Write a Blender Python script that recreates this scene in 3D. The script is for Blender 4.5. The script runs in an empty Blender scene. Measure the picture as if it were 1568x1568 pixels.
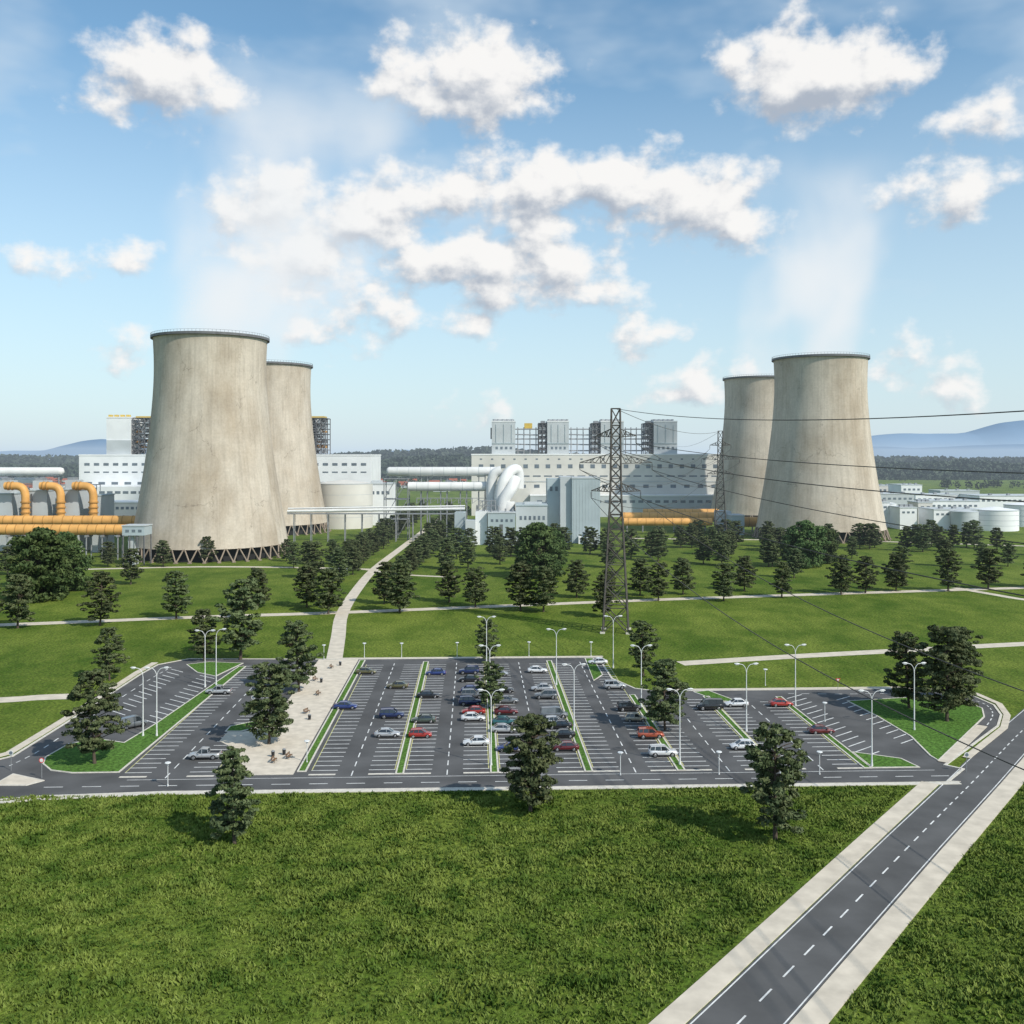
import bpy, math, random
import numpy as np
from mathutils import Vector, Matrix
random.seed(7); np.random.seed(7)
# ---------------- survey constants (camera height 53 m, looking along +Y) ---------------
F=1500.0; YH=697.0; HC=53.0; CX=784.0
def G(px,py):
    Y=F*HC/(py-YH); return ((px-CX)*Y/F, Y)
def WX(px,Y): return (px-CX)*Y/F
def WZ(py,Y): return HC-(py-YH)*Y/F
scene=bpy.context.scene
# ---------------- materials ----------------
def newmat(name):
    m=bpy.data.materials.new(name); m.use_nodes=True
    nt=m.node_tree; b=nt.nodes['Principled BSDF']; return m,nt,b
def mat(name,col,rough=0.7,var=0.15,scale=1.0,metal=0.0,bump=0.0,spec=0.3,detail=3,stretch=(1,1,1)):
    m,nt,b=newmat(name); N=nt.nodes; L=nt.links
    b.inputs['Roughness'].default_value=rough; b.inputs['Metallic'].default_value=metal
    b.inputs['Specular IOR Level'].default_value=spec
    tc=N.new('ShaderNodeTexCoord'); mp=N.new('ShaderNodeMapping'); mp.inputs['Scale'].default_value=stretch
    no=N.new('ShaderNodeTexNoise'); no.inputs['Scale'].default_value=scale; no.inputs['Detail'].default_value=detail
    L.new(tc.outputs['Object'],mp.inputs[0]); L.new(mp.outputs[0],no.inputs['Vector'])
    cr=N.new('ShaderNodeValToRGB')
    cr.color_ramp.elements[0].position=0.3; cr.color_ramp.elements[1].position=0.7
    cr.color_ramp.elements[0].color=(*[c*(1-var) for c in col],1)
    cr.color_ramp.elements[1].color=(*[min(1,c*(1+var)) for c in col],1)
    L.new(no.outputs[0],cr.inputs[0]); L.new(cr.outputs[0],b.inputs['Base Color'])
    if bump>0:
        bp=N.new('ShaderNodeBump'); bp.inputs['Strength'].default_value=bump; bp.inputs['Distance'].default_value=0.3
        L.new(no.outputs[0],bp.inputs['Height']); L.new(bp.outputs[0],b.inputs['Normal'])
    return m
M={}
M['asphalt']=mat('asphalt',(0.092,0.091,0.091),0.9,0.28,0.12,detail=8)
M['road']=mat('road_asphalt',(0.098,0.097,0.096),0.9,0.22,0.15,detail=8)
M['line']=mat('line_paint',(0.66,0.66,0.64),0.7,0.2,0.6)
M['yline']=mat('yellow_paint',(0.50,0.48,0.20),0.7,0.2,1.0)
M['kerb']=mat('kerb_concrete',(0.59,0.55,0.48),0.9,0.14,1.5)
M['path']=mat('path_paving',(0.57,0.505,0.41),0.9,0.15,0.4,detail=6)
M['plaza']=mat('plaza_paving',(0.60,0.53,0.43),0.9,0.14,0.6,detail=6)
M['white']=mat('white_cladding',(0.76,0.77,0.77),0.6,0.06,0.08)
M['cream']=mat('cream_cladding',(0.62,0.60,0.55),0.7,0.07,0.08)
M['grey']=mat('grey_cladding',(0.47,0.50,0.51),0.6,0.08,0.1)
M['bluegrey']=mat('bluegrey_cladding',(0.38,0.44,0.46),0.55,0.07,0.1)
M['dgrey']=mat('dark_steel',(0.13,0.13,0.135),0.6,0.2,0.5)
M['steel']=mat('galvanised_steel',(0.30,0.31,0.32),0.5,0.15,0.6,metal=0.3)
M['pylon']=mat('pylon_steel',(0.085,0.078,0.07),0.7,0.2,0.5)
M['window']=mat('window_glass',(0.14,0.17,0.20),0.15,0.2,0.3,spec=0.6)
M['orange']=mat('orange_pipe',(0.66,0.35,0.105),0.5,0.14,0.2)
M['dorange']=mat('orange_flange',(0.42,0.22,0.06),0.6,0.12,0.2)
M['pipew']=mat('white_pipe',(0.70,0.70,0.68),0.4,0.08,0.15)
M['yellow']=mat('yellow_plant',(0.6,0.42,0.08),0.6,0.1,0.2)
M['lamp']=mat('lamp_pole_paint',(0.66,0.67,0.66),0.4,0.08,1)
M['dark']=mat('shade_black',(0.02,0.02,0.02),0.9,0.2,0.2)
M['legs']=mat('column_concrete',(0.27,0.215,0.165),0.9,0.2,0.3)
M['trunk']=mat('bark',(0.085,0.065,0.05),0.9,0.3,2.0,stretch=(3,3,0.6))
M['tyre']=mat('tyre_rubber',(0.015,0.015,0.015),0.8,0.2,5)
M['hub']=mat('wheel_alloy',(0.35,0.35,0.36),0.35,0.1,5,metal=0.7)
M['glass']=mat('car_glass',(0.02,0.025,0.03),0.06,0.1,1,spec=0.9)
M['head']=mat('headlamp',(0.75,0.76,0.78),0.1,0.05,4,spec=0.8)
M['tail']=mat('tail_light',(0.4,0.01,0.01),0.2,0.1,4,spec=0.6)
M['trim']=mat('black_trim',(0.025,0.025,0.027),0.6,0.1,3)
M['wood']=mat('bench_wood',(0.20,0.12,0.07),0.7,0.25,3,stretch=(1,6,6))
M['red']=mat('sign_red',(0.55,0.02,0.02),0.4,0.05,3)
M['roofred']=mat('roof_tiles',(0.30,0.09,0.05),0.8,0.2,0.2)

def grassmat(name,cols,fine=1.5,bump=0.6):
    m,nt,b=newmat(name); N=nt.nodes; L=nt.links
    tc=N.new('ShaderNodeTexCoord')
    def noise(sc,det,rough=0.6,st=(1,1,1)):
        mp=N.new('ShaderNodeMapping'); mp.inputs['Scale'].default_value=st
        L.new(tc.outputs['Object'],mp.inputs[0])
        n=N.new('ShaderNodeTexNoise'); n.noise_dimensions='2D'; n.inputs['Scale'].default_value=sc; n.inputs['Detail'].default_value=det
        n.inputs['Roughness'].default_value=rough; L.new(mp.outputs[0],n.inputs['Vector']); return n
    a=noise(0.014,6,0.70,(1,1.2,1)); c=noise(0.07,7,0.74,(1,0.6,1)); d=noise(fine,3,0.8)
    def ramp(src,c0,c1,p0=0.35,p1=0.65):
        r=N.new('ShaderNodeValToRGB'); r.color_ramp.elements[0].position=p0; r.color_ramp.elements[1].position=p1
        r.color_ramp.elements[0].color=(*c0,1); r.color_ramp.elements[1].color=(*c1,1); L.new(src,r.inputs[0]); return r
    r1=ramp(a.outputs[0],cols[0],cols[1],0.38,0.62); r2=ramp(c.outputs[0],cols[2],cols[3],0.38,0.62)
    mx=N.new('ShaderNodeMix'); mx.data_type='RGBA'; mx.inputs[0].default_value=0.5
    L.new(r1.outputs[0],mx.inputs[6]); L.new(r2.outputs[0],mx.inputs[7])
    r3=ramp(d.outputs[0],(0.42,0.42,0.42),(1.55,1.55,1.45),0.3,0.72)
    mu=N.new('ShaderNodeMix'); mu.data_type='RGBA'; mu.blend_type='MULTIPLY'; mu.inputs[0].default_value=1
    L.new(mx.outputs[2],mu.inputs[6]); L.new(r3.outputs[0],mu.inputs[7]); L.new(mu.outputs[2],b.inputs['Base Color'])
    b.inputs['Roughness'].default_value=0.95; b.inputs['Specular IOR Level'].default_value=0.1
    bp=N.new('ShaderNodeBump'); bp.inputs['Strength'].default_value=bump; bp.inputs['Distance'].default_value=0.35
    L.new(d.outputs[0],bp.inputs['Height']); L.new(bp.outputs[0],b.inputs['Normal'])
    return m
M['grass']=grassmat('grass_field',[(0.062,0.110,0.012),(0.145,0.190,0.030),(0.048,0.095,0.010),(0.165,0.205,0.038)])
M['igrass']=grassmat('island_grass',[(0.07,0.16,0.03),(0.09,0.18,0.035),(0.07,0.14,0.025),(0.10,0.19,0.04)])
def leafmat(name,c0,c1,sc=0.45):
    m,nt,b=newmat(name); N=nt.nodes; L=nt.links
    tc=N.new('ShaderNodeTexCoord'); n=N.new('ShaderNodeTexNoise'); n.inputs['Scale'].default_value=sc; n.inputs['Detail'].default_value=2
    L.new(tc.outputs['Object'],n.inputs['Vector'])
    r=N.new('ShaderNodeValToRGB'); r.color_ramp.elements[0].position=0.35; r.color_ramp.elements[1].position=0.66
    r.color_ramp.elements[0].color=(*c0,1); r.color_ramp.elements[1].color=(*c1,1); L.new(n.outputs[0],r.inputs[0])
    oi=N.new('ShaderNodeObjectInfo'); hs=N.new('ShaderNodeHueSaturation')
    mr=N.new('ShaderNodeMapRange'); mr.inputs[3].default_value=0.78; mr.inputs[4].default_value=1.25
    L.new(oi.outputs['Random'],mr.inputs[0]); L.new(mr.outputs[0],hs.inputs['Value'])
    mr2=N.new('ShaderNodeMapRange'); mr2.inputs[3].default_value=0.485; mr2.inputs[4].default_value=0.515
    L.new(oi.outputs['Random'],mr2.inputs[0]); L.new(mr2.outputs[0],hs.inputs['Hue'])
    L.new(r.outputs[0],hs.inputs['Color']); L.new(hs.outputs[0],b.inputs['Base Color'])
    b.inputs['Roughness'].default_value=0.75; b.inputs['Specular IOR Level'].default_value=0.2
    return m
M['leaf']=leafmat('pine_foliage',(0.050,0.072,0.030),(0.132,0.155,0.068))
M['leaf2']=leafmat('broadleaf_foliage',(0.042,0.076,0.024),(0.098,0.140,0.044))
M['leafd']=leafmat('distant_foliage',(0.028,0.040,0.028),(0.056,0.072,0.046),0.02)
M['tuft']=leafmat('grass_blades',(0.055,0.098,0.012),(0.175,0.215,0.042),0.25)

def concrete_tower():
    m,nt,b=newmat('tower_concrete'); N=nt.nodes; L=nt.links
    tc=N.new('ShaderNodeTexCoord'); sx=N.new('ShaderNodeSeparateXYZ'); L.new(tc.outputs['Object'],sx.inputs[0])
    at=N.new('ShaderNodeMath'); at.operation='ARCTAN2'; L.new(sx.outputs[0],at.inputs[0]); L.new(sx.outputs[1],at.inputs[1])
    mu=N.new('ShaderNodeMath'); mu.operation='MULTIPLY'; mu.inputs[1].default_value=33; L.new(at.outputs[0],mu.inputs[0])
    cb=N.new('ShaderNodeCombineXYZ'); L.new(mu.outputs[0],cb.inputs[0]); L.new(sx.outputs[2],cb.inputs[1])
    def noise(sx_,sy_,det=5,rough=0.6):
        mp=N.new('ShaderNodeMapping'); mp.inputs['Scale'].default_value=(sx_,sy_,1); L.new(cb.outputs[0],mp.inputs[0])
        n=N.new('ShaderNodeTexNoise'); n.noise_dimensions='2D'; n.inputs['Scale'].default_value=1; n.inputs['Detail'].default_value=det; n.inputs['Roughness'].default_value=rough
        L.new(mp.outputs[0],n.inputs['Vector']); return n
    def ramp(src,p0,v0,p1,v1):
        r=N.new('ShaderNodeMapRange'); r.interpolation_type='SMOOTHSTEP'
        r.inputs[1].default_value=p0; r.inputs[2].default_value=p1; r.inputs[3].default_value=v0; r.inputs[4].default_value=v1
        L.new(src,r.inputs[0]); return r.outputs[0]
    def mul(a,b_):
        x=N.new('ShaderNodeMath'); x.operation='MULTIPLY'; L.new(a,x.inputs[0]); L.new(b_,x.inputs[1]); return x.outputs[0]
    streak=ramp(noise(0.5,0.022,6,0.7).outputs[0],0.3,0.88,0.6,1.02)
    blotch=ramp(noise(0.08,0.06,8,0.7).outputs[0],0.3,0.90,0.7,1.04)
    fine=ramp(noise(0.8,0.8,5,0.7).outputs[0],0.3,0.93,0.7,1.05)
    fr=N.new('ShaderNodeMath'); fr.operation='PINGPONG'; fr.inputs[1].default_value=1.6; L.new(sx.outputs[2],fr.inputs[0])
    ring=ramp(fr.outputs[0],0.0,0.95,0.12,1.0)
    dn=noise(0.25,0.25,4); vadd=N.new('ShaderNodeVectorMath'); vadd.operation='MULTIPLY_ADD'
    vadd.inputs[1].default_value=(7,7,0); L.new(dn.outputs['Color'],vadd.inputs[0]); L.new(cb.outputs[0],vadd.inputs[2])
    mp=N.new('ShaderNodeMapping'); mp.inputs['Scale'].default_value=(0.06,0.032,1); L.new(vadd.outputs[0],mp.inputs[0])
    vo=N.new('ShaderNodeTexVoronoi'); vo.voronoi_dimensions='2D'; vo.feature='DISTANCE_TO_EDGE'; vo.inputs['Scale'].default_value=1; L.new(mp.outputs[0],vo.inputs['Vector'])
    crack=ramp(vo.outputs['Distance'],0.003,0.70,0.011,1.0)
    msk=ramp(noise(0.05,0.03,3).outputs[0],0.48,0.0,0.56,1.0)
    cm=N.new('ShaderNodeMix'); cm.data_type='FLOAT'; cm.inputs[2].default_value=1.0; L.new(msk,cm.inputs[0]); L.new(crack,cm.inputs[3])
    v=mul(mul(mul(streak,blotch),mul(fine,ring)),cm.outputs[0])
    r=N.new('ShaderNodeValToRGB'); r.color_ramp.elements[0].color=(0.41,0.34,0.26,1); r.color_ramp.elements[1].color=(0.55,0.485,0.40,1)
    r.color_ramp.elements[0].position=0.30; r.color_ramp.elements[1].position=0.60
    L.new(noise(0.035,0.02,6,0.65).outputs[0],r.inputs[0])
    vm=N.new('ShaderNodeVectorMath'); vm.operation='SCALE'; L.new(r.outputs[0],vm.inputs[0]); L.new(v,vm.inputs['Scale'])
    L.new(vm.outputs[0],b.inputs['Base Color']); b.inputs['Roughness'].default_value=0.95; b.inputs['Specular IOR Level'].default_value=0.1
    return m
M['tower']=concrete_tower()

# ---------------- mesh builder ----------------
class MB:
    def __init__(s): s.v=[]; s.f=[]; s.m=[]; s.mats=[]; s.sm=[]
    def mi(s,m):
        m=M[m] if isinstance(m,str) else m
        if m not in s.mats: s.mats.append(m)
        return s.mats.index(m)
    def add(s,vs,fs,m,smooth=False):
        o=len(s.v); s.v+= [tuple(p) for p in vs]; k=s.mi(m)
        for f in fs: s.f.append(tuple(i+o for i in f)); s.m.append(k); s.sm.append(smooth)
    def box(s,x0,x1,y0,y1,z0,z1,m,rot=0.0):
        vs=[(x0,y0,z0),(x1,y0,z0),(x1,y1,z0),(x0,y1,z0),(x0,y0,z1),(x1,y0,z1),(x1,y1,z1),(x0,y1,z1)]
        if rot:
            cx,cy=(x0+x1)/2,(y0+y1)/2; c,sn=math.cos(rot),math.sin(rot)
            vs=[(cx+(x-cx)*c-(y-cy)*sn,cy+(x-cx)*sn+(y-cy)*c,z) for x,y,z in vs]
        s.add(vs,[(0,3,2,1),(4,5,6,7),(0,1,5,4),(1,2,6,5),(2,3,7,6),(3,0,4,7)],m)
    def cyl(s,p0,p1,r0,r1,m,n=10,caps=True,smooth=True):
        p0=Vector(p0); p1=Vector(p1); d=(p1-p0)
        if d.length<1e-6: return
        d.normalize(); a=d.orthogonal().normalized(); b=d.cross(a)
        vs=[]
        for p,r in ((p0,r0),(p1,r1)):
            for i in range(n):
                t=2*math.pi*i/n; vs.append(p+a*(r*math.cos(t))+b*(r*math.sin(t)))
        s.add(vs,[(i,(i+1)%n,n+(i+1)%n,n+i) for i in range(n)],m,smooth)
        if caps: s.add(vs,[tuple(range(n-1,-1,-1)),tuple(range(n,2*n))],m)
    def tube(s,pts,r,m,n=12,caps=True):
        pts=[Vector(p) for p in pts]; rs=r if isinstance(r,(list,tuple)) else [r]*len(pts)
        vs=[]; prev=None
        for i,p in enumerate(pts):
            d=(pts[min(i+1,len(pts)-1)]-pts[max(i-1,0)]).normalized()
            a=d.orthogonal().normalized() if prev is None else (prev-d*prev.dot(d)).normalized()
            prev=a; b=d.cross(a)
            for k in range(n):
                t=2*math.pi*k/n; vs.append(p+a*(rs[i]*math.cos(t))+b*(rs[i]*math.sin(t)))
        fs=[(i*n+k,i*n+(k+1)%n,(i+1)*n+(k+1)%n,(i+1)*n+k) for i in range(len(pts)-1) for k in range(n)]
        s.add(vs,fs,m,True)
        if caps: s.add(vs,[tuple(range(n-1,-1,-1)),tuple(range(len(vs)-n,len(vs)))],m)
    def prism(s,pts,z0,z1,mt,ms=None):
        n=len(pts); A=sum(pts[i][0]*pts[(i+1)%n][1]-pts[(i+1)%n][0]*pts[i][1] for i in range(n))
        if A<0: pts=pts[::-1]
        vs=[(x,y,z0) for x,y in pts]+[(x,y,z1) for x,y in pts]
        s.add(vs,[tuple(range(n,2*n))],mt)
        if z1-z0>1e-4: s.add(vs,[(i,(i+1)%n,n+(i+1)%n,n+i) for i in range(n)],ms or mt)
    def strip(s,pts,w,z0,z1,m,closed=False,off=0.0):
        P=[Vector((p[0],p[1])) for p in pts]; n=len(P); L=[];R=[]
        for i in range(n):
            if closed: a=P[i-1]; c=P[(i+1)%n]
            else: a=P[max(i-1,0)]; c=P[min(i+1,n-1)]
            d1=(P[i]-a); d2=(c-P[i])
            if d1.length<1e-6: d1=d2
            if d2.length<1e-6: d2=d1
            d1=d1.normalized(); d2=d2.normalized(); t=(d1+d2)
            if t.length<1e-3: t=d1
            t.normalize(); nrm=Vector((-t.y,t.x)); k=1/max(0.5,nrm.dot(Vector((-d1.y,d1.x))))
            L.append(P[i]+nrm*((off+w/2)*k)); R.append(P[i]+nrm*((off-w/2)*k))
        vs=[(*p,z1) for p in L]+[(*p,z1) for p in R]+[(*p,z0) for p in L]+[(*p,z0) for p in R]
        fs=[]
        for i in range(n if closed else n-1):
            j=(i+1)%n
            fs.append((i,n+i,n+j,j))
            if z1-z0>1e-4:
                fs.append((2*n+i,i,j,2*n+j)); fs.append((n+i,3*n+i,3*n+j,n+j))
        s.add(vs,fs,m)
    def build(s,name,loc=(0,0,0),obj=True):
        me=bpy.data.meshes.new(name+'_mesh'); me.from_pydata(s.v,[],s.f)
        for m in s.mats: me.materials.append(m)
        me.polygons.foreach_set('material_index',s.m); me.polygons.foreach_set('use_smooth',s.sm); me.update()
        if not obj: return me
        return put(name,me,loc)
def put(name,me,loc=(0,0,0),rz=0,sc=(1,1,1)):
    o=bpy.data.objects.new(name,me); scene.collection.objects.link(o)
    o.location=loc; o.rotation_euler=(0,0,rz); o.scale=sc; return o
def smooth_path(pts,sub=6):
    out=[]; n=len(pts)
    for i in range(n-1):
        p0=Vector(pts[max(i-1,0)]);p1=Vector(pts[i]);p2=Vector(pts[i+1]);p3=Vector(pts[min(i+2,n-1)])
        for k in range(sub):
            t=k/sub
            out.append(0.5*((2*p1)+(-p0+p2)*t+(2*p0-5*p1+4*p2-p3)*t*t+(-p0+3*p1-3*p2+p3)*t**3))
    out.append(Vector(pts[-1])); return out

# ---------------- camera ----------------
cam=bpy.data.cameras.new('camera'); co=bpy.data.objects.new('camera',cam); scene.collection.objects.link(co)
co.location=(0,0,HC); co.rotation_euler=(math.radians(90),0,0)
cam.sensor_width=36; cam.lens=F/1568*36; cam.shift_y=-(784-YH)/1568; cam.clip_end=60000; cam.clip_start=1
scene.camera=co
# ---------------- sun + world ----------------
EL=math.radians(41); SA=math.atan2(0.76,-0.65)
S=Vector((math.sin(SA)*math.cos(EL),math.cos(SA)*math.cos(EL),math.sin(EL)))
sl=bpy.data.lights.new('sun','SUN'); sl.energy=4.2; sl.angle=math.radians(0.7); sl.color=(1,0.945,0.85)
so=bpy.data.objects.new('sun',sl); scene.collection.objects.link(so); so.rotation_euler=S.to_track_quat('Z','Y').to_euler()
so.location=(200,-200,300)
w=bpy.data.worlds.new('World'); scene.world=w; w.use_nodes=True; nt=w.node_tree; N=nt.nodes; L=nt.links
for n in list(N): N.remove(n)
out=N.new('ShaderNodeOutputWorld')
sky=N.new('ShaderNodeTexSky'); sky.sky_type='NISHITA'; sky.sun_disc=False; sky.sun_elevation=EL; sky.sun_rotation=SA
sky.air_density=1.0; sky.dust_density=0.6; sky.ozone_density=1.5
# cloud banks : (azimuth, elevation, radius) converted to angles
blobs=[(640,406,34),(698,400,44),(765,400,44),(842,418,50),(900,444,27),(745,440,36),
 (650,300,38),(730,292,50),(830,288,54),(940,292,58),(1050,305,54),(1118,345,34),(830,345,32),
 (550,335,58),(470,400,44),(420,310,46),(592,470,28),(642,482,17),(506,502,28),
 (1000,507,18),(1064,581,26),(968,552,14),(1400,546,20),(1345,566,15),(1460,288,34),(1495,607,15),(925,384,12),(738,490,15),
 (45,384,13),(100,390,13),(190,396,13),(205,538,13),(755,626,13),
 (250,120,56),(720,120,66),(1250,110,66),(1490,180,26)]
RS=1.0/F
g=bpy.data.node_groups.new('cloud_field','ShaderNodeTree')
g.interface.new_socket('Vector',in_out='INPUT',socket_type='NodeSocketVector')
g.interface.new_socket('Field',in_out='OUTPUT',socket_type='NodeSocketFloat')
gn=g.nodes; gl=g.links; gi=gn.new('NodeGroupInput'); go=gn.new('NodeGroupOutput')
stv=gn.new('ShaderNodeVectorMath'); stv.operation='MULTIPLY'; stv.inputs[1].default_value=(0.5,1.0,0.0); gl.new(gi.outputs[0],stv.inputs[0])
cur=None
for (x,y,r) in blobs:
    az=math.atan((x-CX)/F); el=math.atan((YH-y)/F*math.cos(az))
    d_=gn.new('ShaderNodeVectorMath'); d_.operation='DISTANCE'; d_.inputs[1].default_value=(az*0.5,el,0); gl.new(stv.outputs[0],d_.inputs[0])
    s_=gn.new('ShaderNodeMath'); s_.operation='SUBTRACT'; s_.inputs[1].default_value=r*RS; gl.new(d_.outputs['Value'],s_.inputs[0])
    if cur is None: cur=s_.outputs[0]
    else:
        mn=gn.new('ShaderNodeMath'); mn.operation='MINIMUM'; gl.new(cur,mn.inputs[0]); gl.new(s_.outputs[0],mn.inputs[1]); cur=mn.outputs[0]
e_=gn.new('ShaderNodeMath'); e_.operation='MULTIPLY'; e_.inputs[1].default_value=-F/23.0; gl.new(cur,e_.inputs[0])
mp=gn.new('ShaderNodeMapping'); mp.inputs['Scale'].default_value=(1,1.35,1); gl.new(gi.outputs[0],mp.inputs[0])
n2=gn.new('ShaderNodeTexNoise'); n2.noise_dimensions='2D'; n2.inputs['Scale'].default_value=20; n2.inputs['Detail'].default_value=6; n2.inputs['Roughness'].default_value=0.54; gl.new(mp.outputs[0],n2.inputs['Vector'])
sm=gn.new('ShaderNodeMath'); sm.operation='MULTIPLY_ADD'; sm.inputs[1].default_value=5.6; sm.inputs[2].default_value=-2.8; gl.new(n2.outputs[0],sm.inputs[0])
ad=gn.new('ShaderNodeMath'); ad.operation='ADD'; gl.new(sm.outputs[0],ad.inputs[0]); gl.new(e_.outputs[0],ad.inputs[1])
gl.new(ad.outputs[0],go.inputs[0])
tc=N.new('ShaderNodeTexCoord'); nv=N.new('ShaderNodeVectorMath'); nv.operation='NORMALIZE'; L.new(tc.outputs['Generated'],nv.inputs[0])
sp=N.new('ShaderNodeSeparateXYZ'); L.new(nv.outputs[0],sp.inputs[0])
at=N.new('ShaderNodeMath'); at.operation='ARCTAN2'; L.new(sp.outputs[0],at.inputs[0]); L.new(sp.outputs[1],at.inputs[1])
asn=N.new('ShaderNodeMath'); asn.operation='ARCSINE'; L.new(sp.outputs[2],asn.inputs[0])
cb=N.new('ShaderNodeCombineXYZ'); L.new(at.outputs[0],cb.inputs[0]); L.new(asn.outputs[0],cb.inputs[1])
def field(vec):
    n=N.new('ShaderNodeGroup'); n.node_tree=g; L.new(vec,n.inputs[0]); return n.outputs[0]
f0=field(cb.outputs[0])
sh=N.new('ShaderNodeVectorMath'); sh.operation='ADD'; sh.inputs[1].default_value=(0.008,0.017,0); L.new(cb.outputs[0],sh.inputs[0])
f1=field(sh.outputs[0])
def mr(src,a,b,c,d,t='SMOOTHSTEP'):
    r=N.new('ShaderNodeMapRange'); r.interpolation_type=t
    for i,v in enumerate((a,b,c,d)): r.inputs[i+1].default_value=v
    L.new(src,r.inputs[0]); return r.outputs[0]
dens=mr(f0,-0.75,1.1,0,0.97)
df=N.new('ShaderNodeMath'); df.operation='SUBTRACT'; L.new(f0,df.inputs[0]); L.new(f1,df.inputs[1])
lit=mr(df.outputs[0],-1.9,1.1,0,1)
ccol=N.new('ShaderNodeMix'); ccol.data_type='RGBA'; ccol.inputs[6].default_value=(0.43,0.48,0.56,1); ccol.inputs[7].default_value=(0.96,0.945,0.925,1); L.new(lit,ccol.inputs[0])
haze=mr(asn.outputs[0],0.0,0.38,0.84,0.0,'LINEAR')
vmp=N.new('ShaderNodeMapping'); vmp.inputs['Scale'].default_value=(3,7,1); L.new(cb.outputs[0],vmp.inputs[0])
vn=N.new('ShaderNodeTexNoise'); vn.noise_dimensions='2D'; vn.inputs['Scale'].default_value=1.5; vn.inputs['Detail'].default_value=4; L.new(vmp.outputs[0],vn.inputs['Vector'])
veil=mr(vn.outputs[0],0.38,0.75,0,0.55)
hm=N.new('ShaderNodeMath'); hm.operation='MAXIMUM'; L.new(haze,hm.inputs[0]); L.new(veil,hm.inputs[1])
tint=N.new('ShaderNodeMix'); tint.data_type='RGBA'; tint.blend_type='MULTIPLY'; tint.inputs[0].default_value=1; tint.inputs[7].default_value=(0.94,1.15,1.12,1); L.new(sky.outputs[0],tint.inputs[6])
bg1=N.new('ShaderNodeBackground'); bg1.inputs[1].default_value=0.145; L.new(tint.outputs[2],bg1.inputs[0])
bg2=N.new('ShaderNodeBackground'); bg2.inputs[0].default_value=(0.65,0.76,0.86,1); bg2.inputs[1].default_value=1.0
bg3=N.new('ShaderNodeBackground'); L.new(ccol.outputs[2],bg3.inputs[0]); bg3.inputs[1].default_value=1.0
m1=N.new('ShaderNodeMixShader'); L.new(hm.outputs[0],m1.inputs[0]); L.new(bg1.outputs[0],m1.inputs[1]); L.new(bg2.outputs[0],m1.inputs[2])
m2=N.new('ShaderNodeMixShader'); L.new(dens,m2.inputs[0]); L.new(m1.outputs[0],m2.inputs[1]); L.new(bg3.outputs[0],m2.inputs[2])
L.new(m2.outputs[0],out.inputs[0])
scene.view_settings.view_transform='Standard'; scene.view_settings.look='None'

# ---------------- ground ----------------
gx=[-30000,-8000,-2500,-1000,-400,-150,0,150,400,1000,2500,8000,30000]
gy=[-8000,-1500,-300,0,120,250,400,600,900,1500,3000,8000,30000]
mb=MB(); vs=[(x,y,0) for y in gy for x in gx]; n=len(gx)
mb.add(vs,[(j*n+i,j*n+i+1,(j+1)*n+i+1,(j+1)*n+i) for j in range(len(gy)-1) for i in range(n-1)],'grass'); mb.build('ground')

# ---------------- parking lot frame ----------------
TH=math.radians(2.18); O=Vector((-2.9,163.2)); U=Vector((math.cos(TH),math.sin(TH))); V=Vector((-math.sin(TH),math.cos(TH)))
def LW(u,v): p=O+U*u+V*v; return (p.x,p.y)
def P(*pts): return [G(*p) for p in pts]
outline=P((-260,1172),(-60,1178),(20,1158),(100,1108),(215,1033),(242,1018),(290,1009))+[LW(-38,92.5),LW(29,92.5),LW(29.2,68),LW(33,58),LW(37,55.5)]+P((1365,1055),(1450,1060),(1490,1066),(1522,1080),(1533,1095),(1528,1112),(1447,1172),(1475,1178),(1452,1197))+[LW(75,-7.2),LW(-52,-7.2)]+P((60,1220),(-260,1248))
mb=MB(); mb.prism(outline,0.018,0.018,'asphalt'); mb.build('parking_lot')
rc=[(-16,45),(24,95),(55.2,134.5),(76.1,160.6),(97,187),(122,217),(160,262),(230,340)]
mb=MB(); mb.strip(rc,7.4,0.028,0.028,'road')
rcs=smooth_path([(*p,0) for p in rc],10)
mb.build('access_road')
mb=MB()
mb.strip(outline,0.45,0,0.13,'kerb')
mb.strip([LW(75,-7.9),LW(-52,-7.9)]+P((60,1224),(-260,1252)),1.0,0,0.12,'kerb')
mb.strip([(-16,45),(24,95),(55.2,134.5),(71.5,155)],2.6,0,0.13,'path',off=5.1)
mb.strip(rc,2.8,0,0.13,'path',off=-5.2)
mb.strip(P((1504,1112),(1444,1168)),1.8,0.0,0.14,'path')
mb.strip(P((-60,1175),(20,1154),(100,1105),(215,1030),(242,1015)),1.6,0,0.12,'path',off=0.8)
mb.strip(P((1365,1053),(1450,1058),(1492,1063),(1526,1078),(1538,1095),(1533,1114),(1475,1160)),1.3,0,0.12,'path',off=0.5)
mb.strip([LW(-40,93.4),LW(30.4,93.4)],1.3,0,0.12,'path')
mb.strip([LW(38,56.3)]+P((1365,1053)),1.2,0,0.12,'path')
mb.build('pavement')
plaza=[LW(-45.8,0.5),LW(-33.4,0.5),LW(-33.4,91.8),LW(-43.6,91.8),LW(-43.6,30),LW(-47.5,26),LW(-50.5,26),LW(-50.5,20),LW(-45.8,14)]
mb=MB(); mb.prism(plaza,0,0.14,'plaza','kerb'); 
mb.build('plaza')
mb=MB()
def fp(w,*pts,z=0.02): mb.strip(smooth2(P(*pts)),w,z,z,'path')
def smooth2(p): return [(q.x,q.y) for q in smooth_path([(*a,0) for a in p],4)]
fp(5.5,(-200,962),(0,957),(300,945),(520,938),(840,925),(1100,915),(1568,900),(1800,893))
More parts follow.
